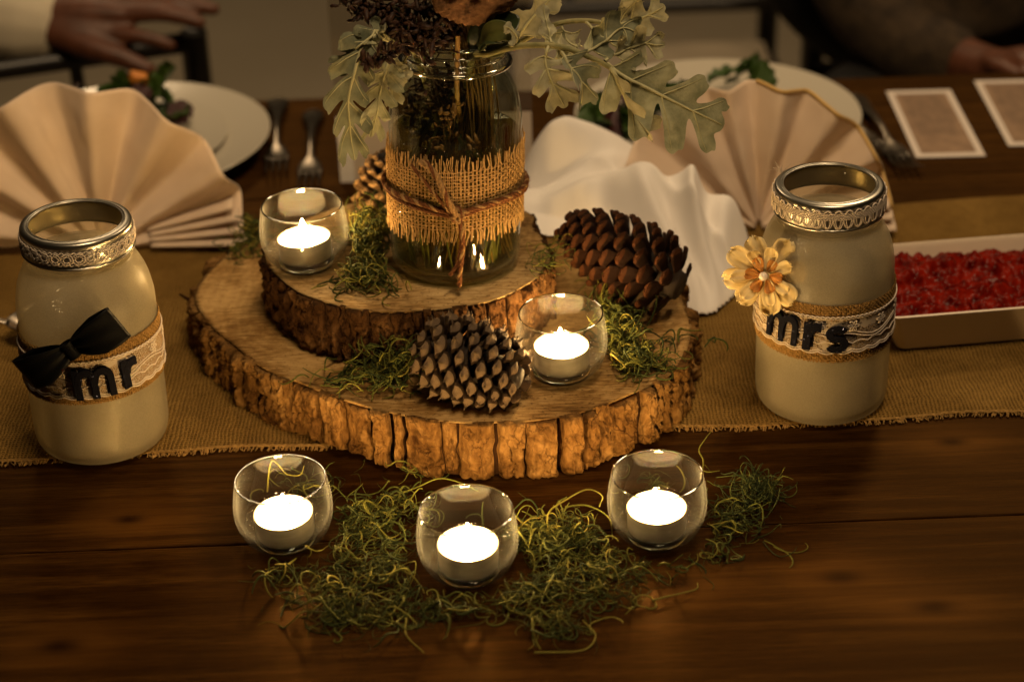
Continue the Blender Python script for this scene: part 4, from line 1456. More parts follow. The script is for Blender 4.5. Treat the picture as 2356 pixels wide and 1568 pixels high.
moss('moss', 'green curly moss spread between the three votive glasses of the front row', [(b_[0], b_[1], b_[2], b_[3], b_[4], b_[5], b_[6] * 0.8) for b_ in front], .015, 3, length=(0.010, 0.042), avoid=AV, dens=0.42, rad=(0.00026, 0.00064), dark=0.0)
moss('moss', 'fine broken fibres of moss matted under the front row of glasses', [(b_[0], b_[1], b_[2], b_[3] * 1.05, b_[4] * 1.05, b_[5], b_[6] * 0.6) for b_ in front], .015, 13, length=(0.004, 0.022), rad=(.00010, .00026), avoid=AV, dens=0.8, dark=0.15)
moss('moss', 'small dark moss tuft alone on the table right of the front row', [blob(1735, 1150, 0, .0085, .008, 230, .016), blob(1690, 1200, 0, .008, .006, 50, .008)], .015, 4, length=(.010, .026), rad=(.00022, .00042), dark=0.35)
moss('moss', 'moss clump on the upper slice between the left votive glass and the flower jar', [blob(840, 600, Z2, .010, .012, 260, .024), blob(850, 650, Z2, .013, .010, 150, .012), blob(860, 560, Z2, .008, .012, 140, .026)], .02, 5,
     avoid=[(-0.1495, 0.264, .0345, .06), (VASE[0], VASE[1], .052, .2)])
moss('moss', 'moss clump on the large slice left of the grey pine cone', [blob(900, 850, Z1, .011, .010, 190, .022), blob(880, 890, Z1, .012, .008, 70, .010), blob(790, 865, Z1, .012, .004, 16, .005)], .02, 6)
moss('moss', 'moss on the large slice between the right votive glass and the large brown cone', [blob(1420, 800, Z1, .009, .012, 150, .020), blob(1455, 845, Z1, .012, .009, 170, .012), blob(1400, 690, Z1, .007, .014, 90, .034), blob(1420, 740, Z1, .008, .012, 70, .026), blob(1520, 800, Z1, .016, .010, 20, .005)], .02, 7,
     avoid=[(0.0345, 0.17, .0345, .06)])
moss('moss', 'moss clump on the back left rim of the large slice under the napkin', [blob(585, 550, Z1, .006, .014, 70, .012), blob(570, 590, Z1, .008, .010, 20, .005)], .015, 8)
moss('moss', 'thin wisps of moss right of the flower jar at the slice edge', [blob(1250, 600, Z2, .008, .012, 30, .008), blob(1272, 590, Z2, .004, .012, 20, .008)], .01, 9, rad=(.0002, .00036), avoid=[(VASE[0], VASE[1], .049, .2)])

# single long strands of moss standing up round the front row
LS = [[(615, 1130, .006), (618, 1090, .020), (625, 1060, .030), (640, 1068, .026), (660, 1090, .018), (690, 1092, .018), (700, 1070, .022)],
      [(1262, 1230, .010), (1262, 1180, .022), (1300, 1150, .03), (1350, 1125, .034), (1385, 1140, .030), (1378, 1165, .024)],
      [(1300, 1165, .026), (1350, 1162, .026), (1400, 1190, .018), (1410, 1240, .006)],
      [(1612, 1100, .002), (1618, 1060, .006), (1608, 1035, .012), (1622, 1010, .016), (1636, 992, .018)],
      [(1612, 1080, .003), (1630, 1085, .004), (1655, 1082, .002)],
      [(905, 1140, .008), (960, 1120, .014), (1010, 1100, .02), (1060, 1110, .018), (1100, 1130, .010)],
      [(1180, 1230, .010), (1215, 1195, .018), (1245, 1190, .012)],
      [(1230, 1500, .002), (1340, 1495, .002), (1370, 1460, .002), (1340, 1425, .004)], [(935, 1420, .003), (935, 1460, .002), (975, 1500, .001)],
      [(1500, 1380, .003), (1540, 1370, .003), (1600, 1355, .002), (1605, 1340, .002)]]
P = []
for s_ in LS:
    q = smooth_prof([un(*a) for a in s_], 8)
    i = np.linspace(0, len(q) - 1, 40)
    P.append(np.stack([np.interp(i, np.arange(len(q)), q[:, c]) for c in range(3)], -1))
V, Fs = tubes(np.array(P), 0.00062 * (1.1 - 0.6 * np.linspace(0, 1, 40))[None], 5)
me = mesh_np('moss_strands', V, Fs)
at = me.attributes.new('tint', 'FLOAT', 'POINT')
at.data.foreach_set('value', np.repeat(rng.uniform(0.6, 0.95, len(LS)), 40 * 5).astype(np.float32))
o_ = obj('moss_strands', me, MT['moss'])
tag(o_, 'long loose moss strands looping up around the front row of glasses', 'moss')
o_['kind'] = 'stuff'

# ================================================================== flowers in the clear jar
VX, VY, VZ = VASE
NECK = np.array([VX + 0.0065, VY + 0.006, VZ + 0.155])


def interp_path(P, t):
    s = np.linspace(0, 1, len(P))
    return np.stack([np.interp(t, s, P[:, c]) for c in range(3)], -1)


def lobed_leaf(name, parent, path, side, W, nl, seed, mat='sage', curl=0.0, wave=0.0025, petiole=0.12, sinus=0.30, fold=0.0, asym=0.0, frill=0.0):
    """deeply cut leaf (dusty miller): outline with lobes, midrib and side veins, laid along a 3-D path"""
    r_ = np.random.default_rng(seed)
    P = smooth_prof(path, 10)
    L = np.linalg.norm(np.diff(P, axis=0), axis=1).sum()

    def half(sgn):
        pts = [(0.0, 0.018), (petiole, 0.028)]
        veins = []
        for i in range(nl):
            f = (i + 0.5) / nl
            t0 = petiole + (0.93 - petiole) * (i / nl)
            dt = (0.93 - petiole) / nl
            env = (0.55 + 0.6 * math.sin(PI * (0.15 + 0.75 * f))) * (1 - 0.25 * f) * r_.uniform(0.85, 1.12)
            env *= 1 + asym * sgn
            w_ = env
            ws = sinus * (0.75 + 0.2 * f) * (1 - 0.35 * f)
            fwd_ = 0.11 + 0.05 * f
            pts += [(t0 + dt * 0.15, ws * 0.75 if i else 0.10), (t0 + dt * 0.30 + fwd_ * 0.35, w_ * 0.62), (t0 + dt * 0.30 + fwd_ * 0.72, w_ * 0.93), (t0 + dt * 0.42 + fwd_ * 0.92, w_ * 1.0),
                    (t0 + dt * 0.55 + fwd_ * 0.95, w_ * 0.86), (t0 + dt * 0.62 + fwd_ * 1.02, w_ * 0.80), (t0 + dt * 0.70 + fwd_ * 0.80, w_ * 0.58), (t0 + dt * 0.95 + fwd_ * 0.2, ws)]
            veins.append(((t0 + dt * 0.1, 0.0), (t0 + dt * 0.42 + fwd_ * 0.85, w_ * 0.92)))
        pts += [(0.985, 0.15), (1.0, 0.05)]
        return pts, veins
    up_, v1 = half(1)
    dn_, v2 = half(-1)
    tmax = max(p[0] for p in up_ + dn_)
    up_ = smooth_prof([(a / max(1.0, tmax), b_) for a, b_ in up_], 3)
    dn_ = smooth_prof([(a / max(1.0, tmax), -b_) for a, b_ in dn_], 3)
    loop = np.vstack([up_, dn_[::-1][:-1]])
    asp = W / L
    pts2 = [Vector((p[0], p[1] * asp)) for p in loop]
    nb = len(pts2)
    gx = np.linspace(0.01, 0.99, 44)
    gy = np.linspace(-1.15, 1.15, 21) * asp
    for a in gx:
        for b_ in gy:
            pts2.append(Vector((a + r_.normal(0, 0.003), b_ + r_.normal(0, 0.002))))
    res = geometry.delaunay_2d_cdt(pts2, [], [list(range(nb))], 1, 1e-5)
    v2d = np.array([p[:] for p in res[0]])
    Fs = [list(f) for f in res[2]]
    used = sorted({i for f in Fs for i in f})
    mp = {k: i for i, k in enumerate(used)}
    v2d = v2d[used]
    Fs = [[mp[i] for i in f] for f in Fs]
    side = np.asarray(side, float)

    def place(t, w_, lift=0.0):
        t = np.clip(t, 0, 1)
        p = interp_path(P, t)
        e = 0.01
        T = interp_path(P, np.clip(t + e, 0, 1)) - interp_path(P, np.clip(t - e, 0, 1))
        T /= np.linalg.norm(T, axis=-1, keepdims=True)
        S = side - (T @ side)[..., None] * T
        S /= np.linalg.norm(S, axis=-1, keepdims=True)
        N = np.cross(T, S)
        ww = w_ * L
        aw = np.abs(ww)
        h = curl * (ww / W) ** 2 * W + fold * aw + wave * vnoise(t * 7 + seed, ww / W * 2.2, seed, seed) + frill * np.sin(t * 46 + seed) * (aw / W) ** 2
        return p + S * ww[..., None] + N * (h + lift)[..., None]
    mb = MB()
    mb.add(place(v2d[:, 0], v2d[:, 1]), Fs)
    t = np.linspace(0, 0.97, 30)
    rad = 0.00125 * (1.05 - t) * (L / 0.08) ** 0.5 + 0.0002
    for sg in (-1, 1):
        V, F2 = tubes(place(t, 0 * t, sg * 0.0003), rad, 6)
        mb.add(V, F2, 1)
    for sgn, vs in ((1, v1), (-1, v2)):
        for (a, b_) in vs:
            q = np.linspace(0, 1, 12)
            tt = (a[0] + (b_[0] - a[0]) * q) / max(1.0, tmax)
            ww = sgn * (b_[1] * q) * asp
            V, F2 = tubes(place(tt, ww, 0.0002), 0.00048 * (1.1 - 0.8 * q), 4)
            mb.add(V, F2, 1)
    return mb.obj(name, [MT[mat], MT['vein']], parent)


def path_px(pts):
    """list of (px, py, y depth) -> world points"""
    return [uny(px, py, y) for px, py, y in pts]


dm = thing('dusty_miller_sprig', 'pale green sprig with big lobed leaves arching right out of the flower jar', 'foliage', (0, 0, 0))
stem = smooth_prof([NECK + np.array([0.0, 0.01, -0.13]), NECK + np.array([0.004, 0.003, -0.05])] + path_px([(1085, 140, .240), (1125, 124, .225), (1200, 106, .212), (1290, 108, .204), (1370, 138, .200), (1430, 170, .198)]), 8)
V, Fs = tubes(stem, np.linspace(0.0026, 0.0017, len(stem)), 10)
obj('stem', mesh_np('stem', V, Fs), MT['stem_green'], dm)
SV = np.array([0, -0.15, 1.0])
lobed_leaf('leaf', dm, path_px([(1395, 148, .199), (1440, 178, .197), (1520, 218, .196), (1600, 258, .200), (1664, 290, .206)]), (-0.30, 0.15, 0.9), 0.030, 4, 3, 'sage', 0.05, 0.002, 0.05, 0.42, asym=-0.18)
lobed_leaf('leaf', dm, path_px([(1405, 155, .198), (1428, 200, .194), (1455, 260, .193), (1490, 322, .195)]), (0.25, 0.9, 0.3), 0.012, 3, 4, 'sage_pale', 0.3, 0.001, 0.1, 0.4, fold=0.9)
lobed_leaf('leaf', dm, path_px([(1262, 108, .206), (1255, 140, .200), (1270, 190, .197), (1300, 246, .200)]), (1, 0.1, 0.1), 0.017, 3, 5, 'sage_pale', 0.3, 0.003, 0.2, 0.36, frill=0.001)
lobed_leaf('leaf', dm, path_px([(1292, 118, .203), (1310, 150, .195), (1335, 185, .192), (1338, 244, .195)]), (0.8, 0.6, 0.25), 0.012, 3, 6, 'sage_dark', 0.5, 0.002, 0.1, 0.55, fold=0.6)
lobed_leaf('leaf', dm, path_px([(1345, 122, .203), (1385, 100, .207), (1430, 65, .212), (1470, 75, .212)]), (-0.6, 0.2, 0.9), 0.013, 3, 7, 'sage_dark', 0.4, 0.002, 0.1, 0.4)
lobed_leaf('leaf', dm, path_px([(1390, 140, .201), (1430, 120, .205), (1480, 102, .207), (1530, 104, .205)]), (-0.2, 0.2, 1.0), 0.013, 3, 8, 'sage_pale', 0.5, 0.003, 0.2, 0.32, frill=0.0012)
lobed_leaf('leaf', dm, path_px([(1268, 100, .207), (1262, 70, .214), (1254, 40, .219), (1248, 10, .222)]), (1, 0.3, 0.1), 0.006, 2, 9, 'sage_pale', 0.6, 0.001, 0.1, 0.8)
lobed_leaf('leaf', dm, path_px([(1150, 118, .220), (1190, 95, .212), (1178, 70, .210), (1160, 60, .208)]), (0.4, 0.5, 0.7), 0.006, 2, 10, 'sage_pale', 0.6, 0.001, 0.1, 0.8)

d2 = thing('dusty_miller_sprig', 'pale curled sprig behind the arching one, reaching up to the right', 'foliage', (0, 0, 0))
stem = smooth_prof([NECK + np.array([0.002, 0.016, -0.06])] + path_px([(1130, 130, .262), (1200, 95, .262), (1280, 56, .262), (1350, 48, .260), (1410, 58, .258)]), 8)
V, Fs = tubes(stem, np.linspace(0.0024, 0.0015, len(stem)), 9)
obj('stem', mesh_np('stem', V, Fs), MT['stem_green'], d2)
lobed_leaf('leaf', d2, path_px([(1400, 58, .258), (1440, 52, .256), (1490, 35, .254), (1530, 14, .252)]), (-0.2, 0.2, 1), 0.014, 3, 12, 'sage_pale', 0.3, 0.002, 0.1, 0.38)
lobed_leaf('leaf', d2, path_px([(1380, 52, .260), (1420, 60, .256), (1440, 30, .256), (1475, -10, .254)]), (0.9, 0.2, 0.4), 0.012, 2, 13, 'sage_pale', 0.3, 0.002, 0.1, 0.4)
lobed_leaf('leaf', d2, path_px([(1290, 54, .262), (1305, 90, .256), (1330, 110, .254), (1340, 105, .254)]), (0.7, 0.5, 0.2), 0.010, 2, 14, 'sage_pale', 0.5, 0.002, 0.1, 0.4)
lobed_leaf('leaf', d2, path_px([(1185, 100, .262), (1210, 60, .258), (1245, 20, .256), (1285, -20, .254)]), (-0.7, 0.2, 0.7), 0.014, 2, 15, 'sage_pale', 0.3, 0.002, 0.1, 0.7)
lobed_leaf('leaf', d2, path_px([(1240, 75, .262), (1270, 95, .255), (1290, 120, .252), (1300, 150, .25)]), (0.8, 0.3, 0.4), 0.010, 2, 16, 'sage', 0.5, 0.002, 0.1, 0.4)
lobed_leaf('leaf', d2, path_px([(1350, 50, .260), (1375, 80, .25), (1410, 90, .246), (1440, 70, .244)]), (0.3, 0.3, 0.9), 0.012, 2, 17, 'sage', 0.5, 0.002, 0.1, 0.4)

d3 = thing('dusty_miller_sprig', 'grey green sprig with frilled leaves hanging down left of the flower jar', 'foliage', (0, 0, 0))
stem = smooth_prof([NECK + np.array([-0.012, 0.0, -0.06])] + path_px([(960, 135, .245), (930, 110, .235), (890, 90, .226), (850, 92, .220)]), 8)
V, Fs = tubes(stem, np.linspace(0.0022, 0.0014, len(stem)), 9)
obj('stem', mesh_np('stem', V, Fs), MT['stem_green'], d3)
lobed_leaf('leaf', d3, path_px([(862, 90, .221), (838, 100, .214), (815, 160, .208), (800, 230, .206), (806, 300, .207), (816, 374, .210)]), (1, 0.25, 0.1), 0.0165, 5, 22, 'sage_dark', 0.35, 0.003, 0.10, 0.40, frill=0.0016)
lobed_leaf('leaf', d3, path_px([(905, 118, .228), (893, 150, .220), (878, 200, .216), (864, 260, .214), (852, 324, .216)]), (1, 0.3, 0.1), 0.0135, 5, 23, 'sage', 0.4, 0.003, 0.16, 0.32, frill=0.0018)
lobed_leaf('leaf', d3, path_px([(925, 115, .232), (905, 140, .226), (903, 190, .222), (905, 243, .222)]), (0.9, 0.4, 0.1), 0.010, 3, 24, 'sage_pale', 0.4, 0.002, 0.2, 0.36)
lobed_leaf('leaf', d3, path_px([(900, 96, .228), (870, 72, .222), (840, 90, .214), (800, 130, .210), (768, 160, .208)]), (0.3, 0.2, 0.9), 0.0115, 4, 25, 'sage_dark', 0.4, 0.003, 0.1, 0.40, frill=0.0012)
lobed_leaf('leaf', d3, path_px([(890, 92, .226), (870, 80, .218), (858, 90, .214), (856, 110, .212)]), (0.8, 0.3, 0.5), 0.010, 3, 26, 'sage', 0.5, 0.003, 0.1, 0.35, frill=0.0014)
lobed_leaf('leaf', d3, path_px([(940, 120, .236), (925, 160, .230), (915, 190, .226), (930, 200, .224)]), (0.8, 0.3, 0.5), 0.008, 2, 27, 'sage_pale', 0.5, 0.002, 0.1, 0.4)

# dried grass bundle: many thin stems through the neck
P, T_, R = [], [], []
for i in range(84):
    a, q = rng.uniform(0, 2 * PI), math.sqrt(rng.uniform(0, 1))
    b0 = np.array([VX + 0.036 * q * math.cos(a), VY + 0.036 * q * math.sin(a), VZ + 0.010])
    b0[0] += 0.010
    mid = NECK + np.array([rng.normal(0.012, 0.006), rng.normal(-0.006, 0.009), 0])
    mid[:2] = NECK[:2] + np.clip(mid[:2] - NECK[:2], -0.022, 0.024)
    dirx = -0.14 + (mid[0] - NECK[0]) * 4 + rng.normal(-0.10, 0.08)
    topp = mid + np.array([dirx * 0.14, rng.normal(0.01, 0.02), 0.12 + rng.uniform(0, 0.06)])
    q = smooth_prof([b0, b0 * 0.35 + mid * 0.65 + np.array([rng.normal(0, .004), rng.normal(0, .004), -0.03]), mid, topp], 8)
    P.append(q)
    T_.append(rng.beta(2, 2))
    R.append(np.full(len(q), rng.uniform(0.00035, 0.0009)))
V, Fs = tubes(np.array(P), np.array(R), 5)
me = mesh_np('dried_grass_bundle', V, Fs)
at = me.attributes.new('tint', 'FLOAT', 'POINT')
at.data.foreach_set('value', np.repeat(np.array(T_), len(P[0]) * 5).astype(np.float32))
gb = obj('dried_grass_bundle', me, MT['straw'])
tag(gb, 'bundle of thin straw coloured dried grass stems gathered in the jar neck', 'dried grass')
# one thick cut reed at the front of the neck
q = smooth_prof([NECK + np.array([0.003, -0.008, -0.14]), NECK + np.array([0.002, -0.014, -0.05]), uny(1052, 215, .232), uny(1053, 82, .232)], 8)
V, Fs = tubes(q, np.full(len(q), 0.0017), 10)
rd = obj('cut_reed', mesh_np('cut_reed', V, Fs), pbr('reed', (0.34, 0.19, 0.05), (0.46, 0.28, 0.09), 200, 0.5, stretch=(1, 1, 0.1)))
tag(rd, 'single thick golden reed standing upright at the front of the jar neck', 'reed')

# dark seed sprays
bm = bmesh.new()
bmesh.ops.create_icosphere(bm, subdivisions=1, radius=1.0)
sv = np.array([v.co[:] for v in bm.verts])
sf = np.array([[v.index for v in f.verts] for f in bm.faces])
bm.free()


def seeds(centres, size, seed, aspect=1.5):
    r_ = np.random.default_rng(seed)
    mb = MB()
    for c in centres:
        d = r_.normal(0, 1, 3)
        d /= np.linalg.norm(d)
        q = Vector(d).to_track_quat('Z', 'Y').to_matrix()
        s = size * r_.uniform(0.5, 1.1)
        loc = sv * np.array([s * r_.uniform(0.5, 1.0), s * 0.8, s * aspect * r_.uniform(0.9, 1.6)]) * (1 + r_.uniform(-0.22, 0.22, (len(sv), 1)))
        loc[:, 2] += 0.5 * s * (loc[:, 2] > 0.5 * s * aspect)
        mb.add(loc @ np.array(q).T + c, sf)
    return mb


def seed_spray(label, path, clusters, size, seed, mat='seed', per=16, spread=0.0065):
    r_ = np.random.default_rng(seed)
    t_ = thing('seed_spray', label, 'dried flower', (0, 0, 0))
    q = smooth_prof(path, 8)
    V, Fs = tubes(q, np.linspace(0.0012, 0.0006, len(q)), 6)
    mb = MB().add(V, Fs)
    cs = []
    for c in clusters:
        c = np.asarray(c)
        i = np.argmin(np.linalg.norm(q - c, axis=1))
        i = max(0, i - 3)
        br = smooth_prof([q[i], (q[i] + c) / 2 + r_.normal(0, 0.002, 3), c], 5)
        V, Fs = tubes(br, 0.00045, 4)
        mb.add(V, Fs)
        for _ in range(per):
            e = c + r_.normal(0, spread, 3)
            cs.append(e)
            V, Fs = tubes(np.linspace(c, e, 4), 0.00025, 3)
            mb.add(V, Fs)
    mb.obj('stalk', MT['straw'] if mat == 'seed_tan' else MT['seed'], t_)
    s_ = seeds(cs, size, seed).obj('seed_cluster', MT[mat], t_)
    s_['kind'] = 'stuff'
    return t_


seed_spray('dark brown seed spray reaching out to the upper left of the bouquet', [NECK + np.array([-0.008, -0.004, -0.03])] + path_px([(985, 110, .245), (940, 50, .24), (880, 10, .235), (800, -20, .23)]),
           path_px([(805, 5, .232), (835, 22, .232), (815, -10, .235), (868, 8, .234), (850, 30, .234), (880, 45, .23), (900, 20, .238), (905, 60, .236), (890, 68, .232)]), 0.0026, 51, per=14, spread=0.0045)
seed_spray('dense dark seed heads crowding the left side of the jar neck', [NECK + np.array([-0.010, -0.006, -0.05])] + path_px([(990, 150, .238), (965, 90, .232), (950, 40, .23)]),
           path_px([(955, 75, .232), (985, 65, .230), (985, 95, .226), (945, 100, .232), (1010, 70, .235), (1030, 90, .24), (935, 60, .236), (925, 80, .234), (1045, 60, .245), (960, 30, .24), (1000, 30, .24)]), 0.0027, 52, per=20, spread=0.0055)
seed_spray('little dark seed sprig drooping over the grey green leaves left of the jar', [NECK + np.array([-0.014, -0.008, -0.02])] + path_px([(960, 115, .228), (915, 104, .216), (880, 125, .210), (840, 142, .207)]),
           path_px([(905, 108, .210), (916, 118, .209), (878, 122, .207), (858, 138, .205), (838, 142, .204), (880, 142, .206)]), 0.0025, 53, per=6, spread=0.0026)
# seed heads inside the glass
inn = [(VX + rng.normal(-0.013, 0.012), VY + rng.normal(0.0, 0.014), VZ + rng.uniform(0.078, 0.146)) for _ in range(17)]
inn = [np.array(c) for c in inn if math.hypot(c[0] - VX, c[1] - VY) < (0.037 if c[2] - VZ < 0.118 else 0.026)]
seed_spray('dark dried flower heads packed inside the glass of the flower jar', [np.array([VX - 0.004, VY, VZ + 0.02]), np.array([VX - 0.006, VY, VZ + 0.09]), NECK + np.array([-0.004, 0, 0])], inn, 0.0025, 54, per=20, spread=0.0050)
inn = [np.array([VX + x, VY - 0.030 + abs(x) * 0.3, VZ + z]) for x, z in ((0.000, 0.128), (-0.003, 0.118), (-0.006, 0.110), (-0.004, 0.101), (0.012, 0.104), (0.018, 0.103), (0.005, 0.133))]
seed_spray('tan seed sprig seen through the front of the jar glass', [np.array([VX + 0.01, VY - 0.02, VZ + 0.03]), np.array([VX, VY - 0.028, VZ + 0.10]), NECK + np.array([0.003, -0.012, -0.01])], inn, 0.0019, 55, 'seed_tan', per=6, spread=0.0030)
# green cut stems standing in the water
gs = thing('stem_bunch', 'fresh green cut stems standing in the water of the flower jar', 'stems', (0, 0, 0))
for i in range(12):
    a = -PI / 2 + rng.uniform(-1.4, 1.4)
    b0 = np.array([VX + 0.034 * math.cos(a), VY + 0.034 * math.sin(a), VZ + 0.009])
    q = smooth_prof([b0, b0 + np.array([rng.normal(0, .004), rng.normal(0.003, .003), 0.06]), NECK + np.array([rng.normal(0, .01), rng.normal(0, .008), -0.02])], 8)
    V, Fs = tubes(q, np.full(len(q), rng.uniform(0.0008, 0.0015)), 6)
    obj('stem', mesh_np('stem', V, Fs), MT['leaf_green'], gs)

# big dried pod with a crinkled rim, tilted to face the camera
pod = thing('dried_seed_pod', 'big crinkled brown dried pod hanging over the jar neck at the top edge', 'dried flower', tuple(uny(1092, -36, 0.222)))
nA = Vector((0.05, -0.93, -0.30)).normalized()
qd = nA.to_track_quat('Z', 'Y')
pod.rotation_euler = qd.to_euler()
nt, nr = 120, 26
tt = np.linspace(0, 2 * PI, nt, endpoint=False)
qq = np.linspace(0, 1, nr)
TT, QQ = np.meshgrid(tt, qq, indexing='ij')
rad = 0.0335 * (1 + 0.04 * np.sin(TT * 3 + 1) + 0.03 * np.sin(TT * 7))
prof_r = np.interp(QQ, [0, 0.5, 0.62, 0.72, 0.85, 1.0], [0.0, 0.78, 0.97, 1.0, 0.72, 0.16])
prof_z = np.interp(QQ, [0, 0.5, 0.62, 0.72, 0.85, 1.0], [0.004, 0.0035, 0.001, -0.006, -0.022, -0.036])
cr = 0.0016 * fbm(np.cos(TT) * 6 * QQ + 3, np.sin(TT) * 6 * QQ, QQ * 6, 71) + 0.0011 * np.sin(TT * 34 + 3 * vnoise(TT * 4, QQ * 5, 0, 5)) * np.clip((QQ - 0.45) * 5, 0, 1)
Rr = rad * prof_r * (1 + cr * 10)
V = np.stack([Rr * np.cos(TT), Rr * np.sin(TT), prof_z + cr], -1)
for hx, hy in ((0.009, 0.001), (-0.012, 0.006), (-0.002, 0.016), (0.016, 0.014), (0.0, -0.010), (-0.017, -0.008), (0.02, -0.008)):
    dd = np.hypot(V[..., 0] - hx, V[..., 1] + 0 - hy)
    V[..., 2] -= 0.007 * np.exp(-(dd / 0.0034) ** 4) * (QQ < 0.6)
obj('pod_shell', mesh_np('pod_shell', V, grid_faces(nt, nr, True)), MT['pod'], pod)
q = np.array([[0, 0, -0.034], [0.0, -0.004, -0.06], [0.0, -0.02, -0.085]])
V, Fs = tubes(smooth_prof(q, 6), 0.0028, 8)
obj('stem', mesh_np('stem', V, Fs), MT['straw'], pod)
# dark glossy leaves
dl = thing('green_leaf_sprig', 'dark glossy and olive leaves tucked between the pod and the sage leaves', 'foliage', (0, 0, 0))
for pth, sd, W, mt in (([(1110, 120, .235), (1130, 85, .228), (1165, 60, .226), (1195, 40, .226)], (0.6, 0.3, 0.7), 0.013, 'gloss_leaf'),
                       ([(1100, 120, .232), (1125, 80, .222), (1160, 72, .216), (1195, 98, .212)], (0.1, 0.2, 1), 0.0075, 'leaf_green'),
                       ([(1090, 130, .238), (1105, 95, .236), (1120, 60, .236), (1128, 20, .236)], (1, 0.2, 0), 0.010, 'gloss_leaf'),
                       ([(960, 60, .25), (930, 45, .246), (905, 35, .244), (885, 45, .242)], (0.2, 0.2, 1), 0.008, 'gloss_leaf'),
                       ([(1120, 130, .23), (1135, 110, .226), (1155, 98, .224), (1180, 90, .222)], (0.1, 0.2, 1), 0.008, 'leaf_green')):
    Pp = smooth_prof(path_px(pth), 6)
    nu, nv = len(Pp), 9
    T = np.gradient(Pp, axis=0)
    T /= np.linalg.norm(T, axis=1, keepdims=True)
    sd = np.array(sd)
    S = sd - (T @ sd)[:, None] * T
    S /= np.linalg.norm(S, axis=1, keepdims=True)
    N = np.cross(T, S)
    u = np.linspace(0, 1, nu)
    hw = W * np.sin(PI * (0.03 + 0.95 * u)) ** 0.8
    v = np.linspace(-1, 1, nv)
    V = Pp[:, None] + S[:, None] * (hw[:, None] * v)[..., None] + N[:, None] * (0.25 * hw[:, None] * np.abs(v))[..., None]
    solidify(obj('leaf', mesh_np('leaf', V, grid_faces(nu, nv)), MT[mt], dl), 0.0004)
#@@PART4

# ================================================================== folded napkins


def napkin_fan(label, c, R, ridges, lean, yaw, seed, hem=None):
    """pleated cloth fan standing on its base; ridges = (angle in degrees, radius factor)"""
    root = thing('folded_napkin', label, 'napkin', (c[0], c[1], 0.004), (0, 0, yaw))
    nphi, nr = 190, 34
    ph = np.linspace(math.radians(1.0), math.radians(179), nphi)
    ra = np.radians([a for a, _ in ridges])
    rk = np.array([k for _, k in ridges])
    Rout = R * np.interp(ph, ra, rk)
    idx = np.interp(ph, ra, np.arange(len(ra)))
    wav = -np.cos(2 * PI * idx)
    wav = np.sign(wav) * np.abs(wav) ** 1.15
    q = np.linspace(0.03, 1, nr)
    Q, PH = np.meshgrid(q, ph, indexing='ij')
    Wv = np.broadcast_to(wav, Q.shape)
    rr = Q * Rout[None]
    pa = np.interp(idx, np.arange(len(ra)), np.random.default_rng(seed + 50).uniform(0.6, 1.25, len(ra)))
    amp = 0.0130 * Q ** 0.85 * pa[None]
    soft = 0.0075 * fbm(Q * 2.2 + seed, PH * 2.6, seed, seed, 3) * Q + 0.0012 * fbm(Q * 9, PH * 14, seed, seed + 2) * Q
    d = amp * Wv + soft + 0.004 * np.sin(Q * 5 + PH * 3)
    x = rr * np.cos(PH)
    z = rr * np.sin(PH) + 0.0015
    y = -d + z * math.tan(lean)
    V = np.stack([x, y, z], -1)
    me = mesh_np('cloth', V, grid_faces(nr, nphi))
    o_ = obj('cloth', me, MT['napkin'], root)
    solidify(o_, 0.0012, 0)
    # stacked fold edges at the foot on the right
    for k in range(4):
        a = math.radians(2 + 4.6 * k)
        Lr = R * (0.97 - 0.014 * k)
        s = np.linspace(0.35, 1, 16)
        u = np.linspace(-1, 1, 7)
        S_, U_ = np.meshgrid(s, u, indexing='ij')
        xx = Lr * S_ * math.cos(a)
        zz = Lr * S_ * math.sin(a) + 0.0035 + 0.0030 * (1 - U_ ** 2) * S_
        yy = -0.011 * U_ * S_ - 0.010 * S_ + zz * math.tan(lean) + 0.003 * (k - 1.5)
        f_ = obj('fold', mesh_np('fold', np.stack([xx, yy, zz], -1), grid_faces(16, 7)), MT['napkin'], root)
        solidify(f_, 0.0016, 0)
    if hem:
        sel = (np.degrees(ph) > hem[0]) & (np.degrees(ph) < hem[1])
        E_ = V[-1][sel]
        V2, F2 = tubes(E_ + np.array([0, -0.0004, 0]), 0.0019, 6)
        obj('gold_hem', mesh_np('gold_hem', V2, F2), MT['hem'], root)
    return root


bl = un(232, 574, 0.004)
napkin_fan('beige cloth napkin folded as a standing fan behind the jar lettered mr', bl, 0.131,
           [(0, 0.93), (17, 0.98), (42, 1.0), (73, 1.05), (101, 1.10), (131, 1.12), (155, 1.1), (180, 1.0)], math.radians(8), 0.05, 3)
br = un(1745, 527, 0.004)
napkin_fan('beige cloth napkin fan with a gold edge behind the white napkin', br, 0.117,
           [(0, 0.95), (22, 0.97), (46, 1.0), (71, 1.03), (94, 1.06), (112, 1.08), (140, 1.12), (162, 1.1), (180, 1.0)], math.radians(8), -0.03, 9, hem=(8, 92))

# crumpled white napkin spilling over the slice rim
gx, gy = 150, 170
x = np.linspace(-0.02, 0.265, gx)
y = np.linspace(0.300, 0.615, gy)
X, Y = np.meshgrid(x, y, indexing='ij')


def crest(pts, y_):
    P_ = np.array([uny(px, py, y_) for px, py in pts])
    return P_[:, 0], P_[:, 2]


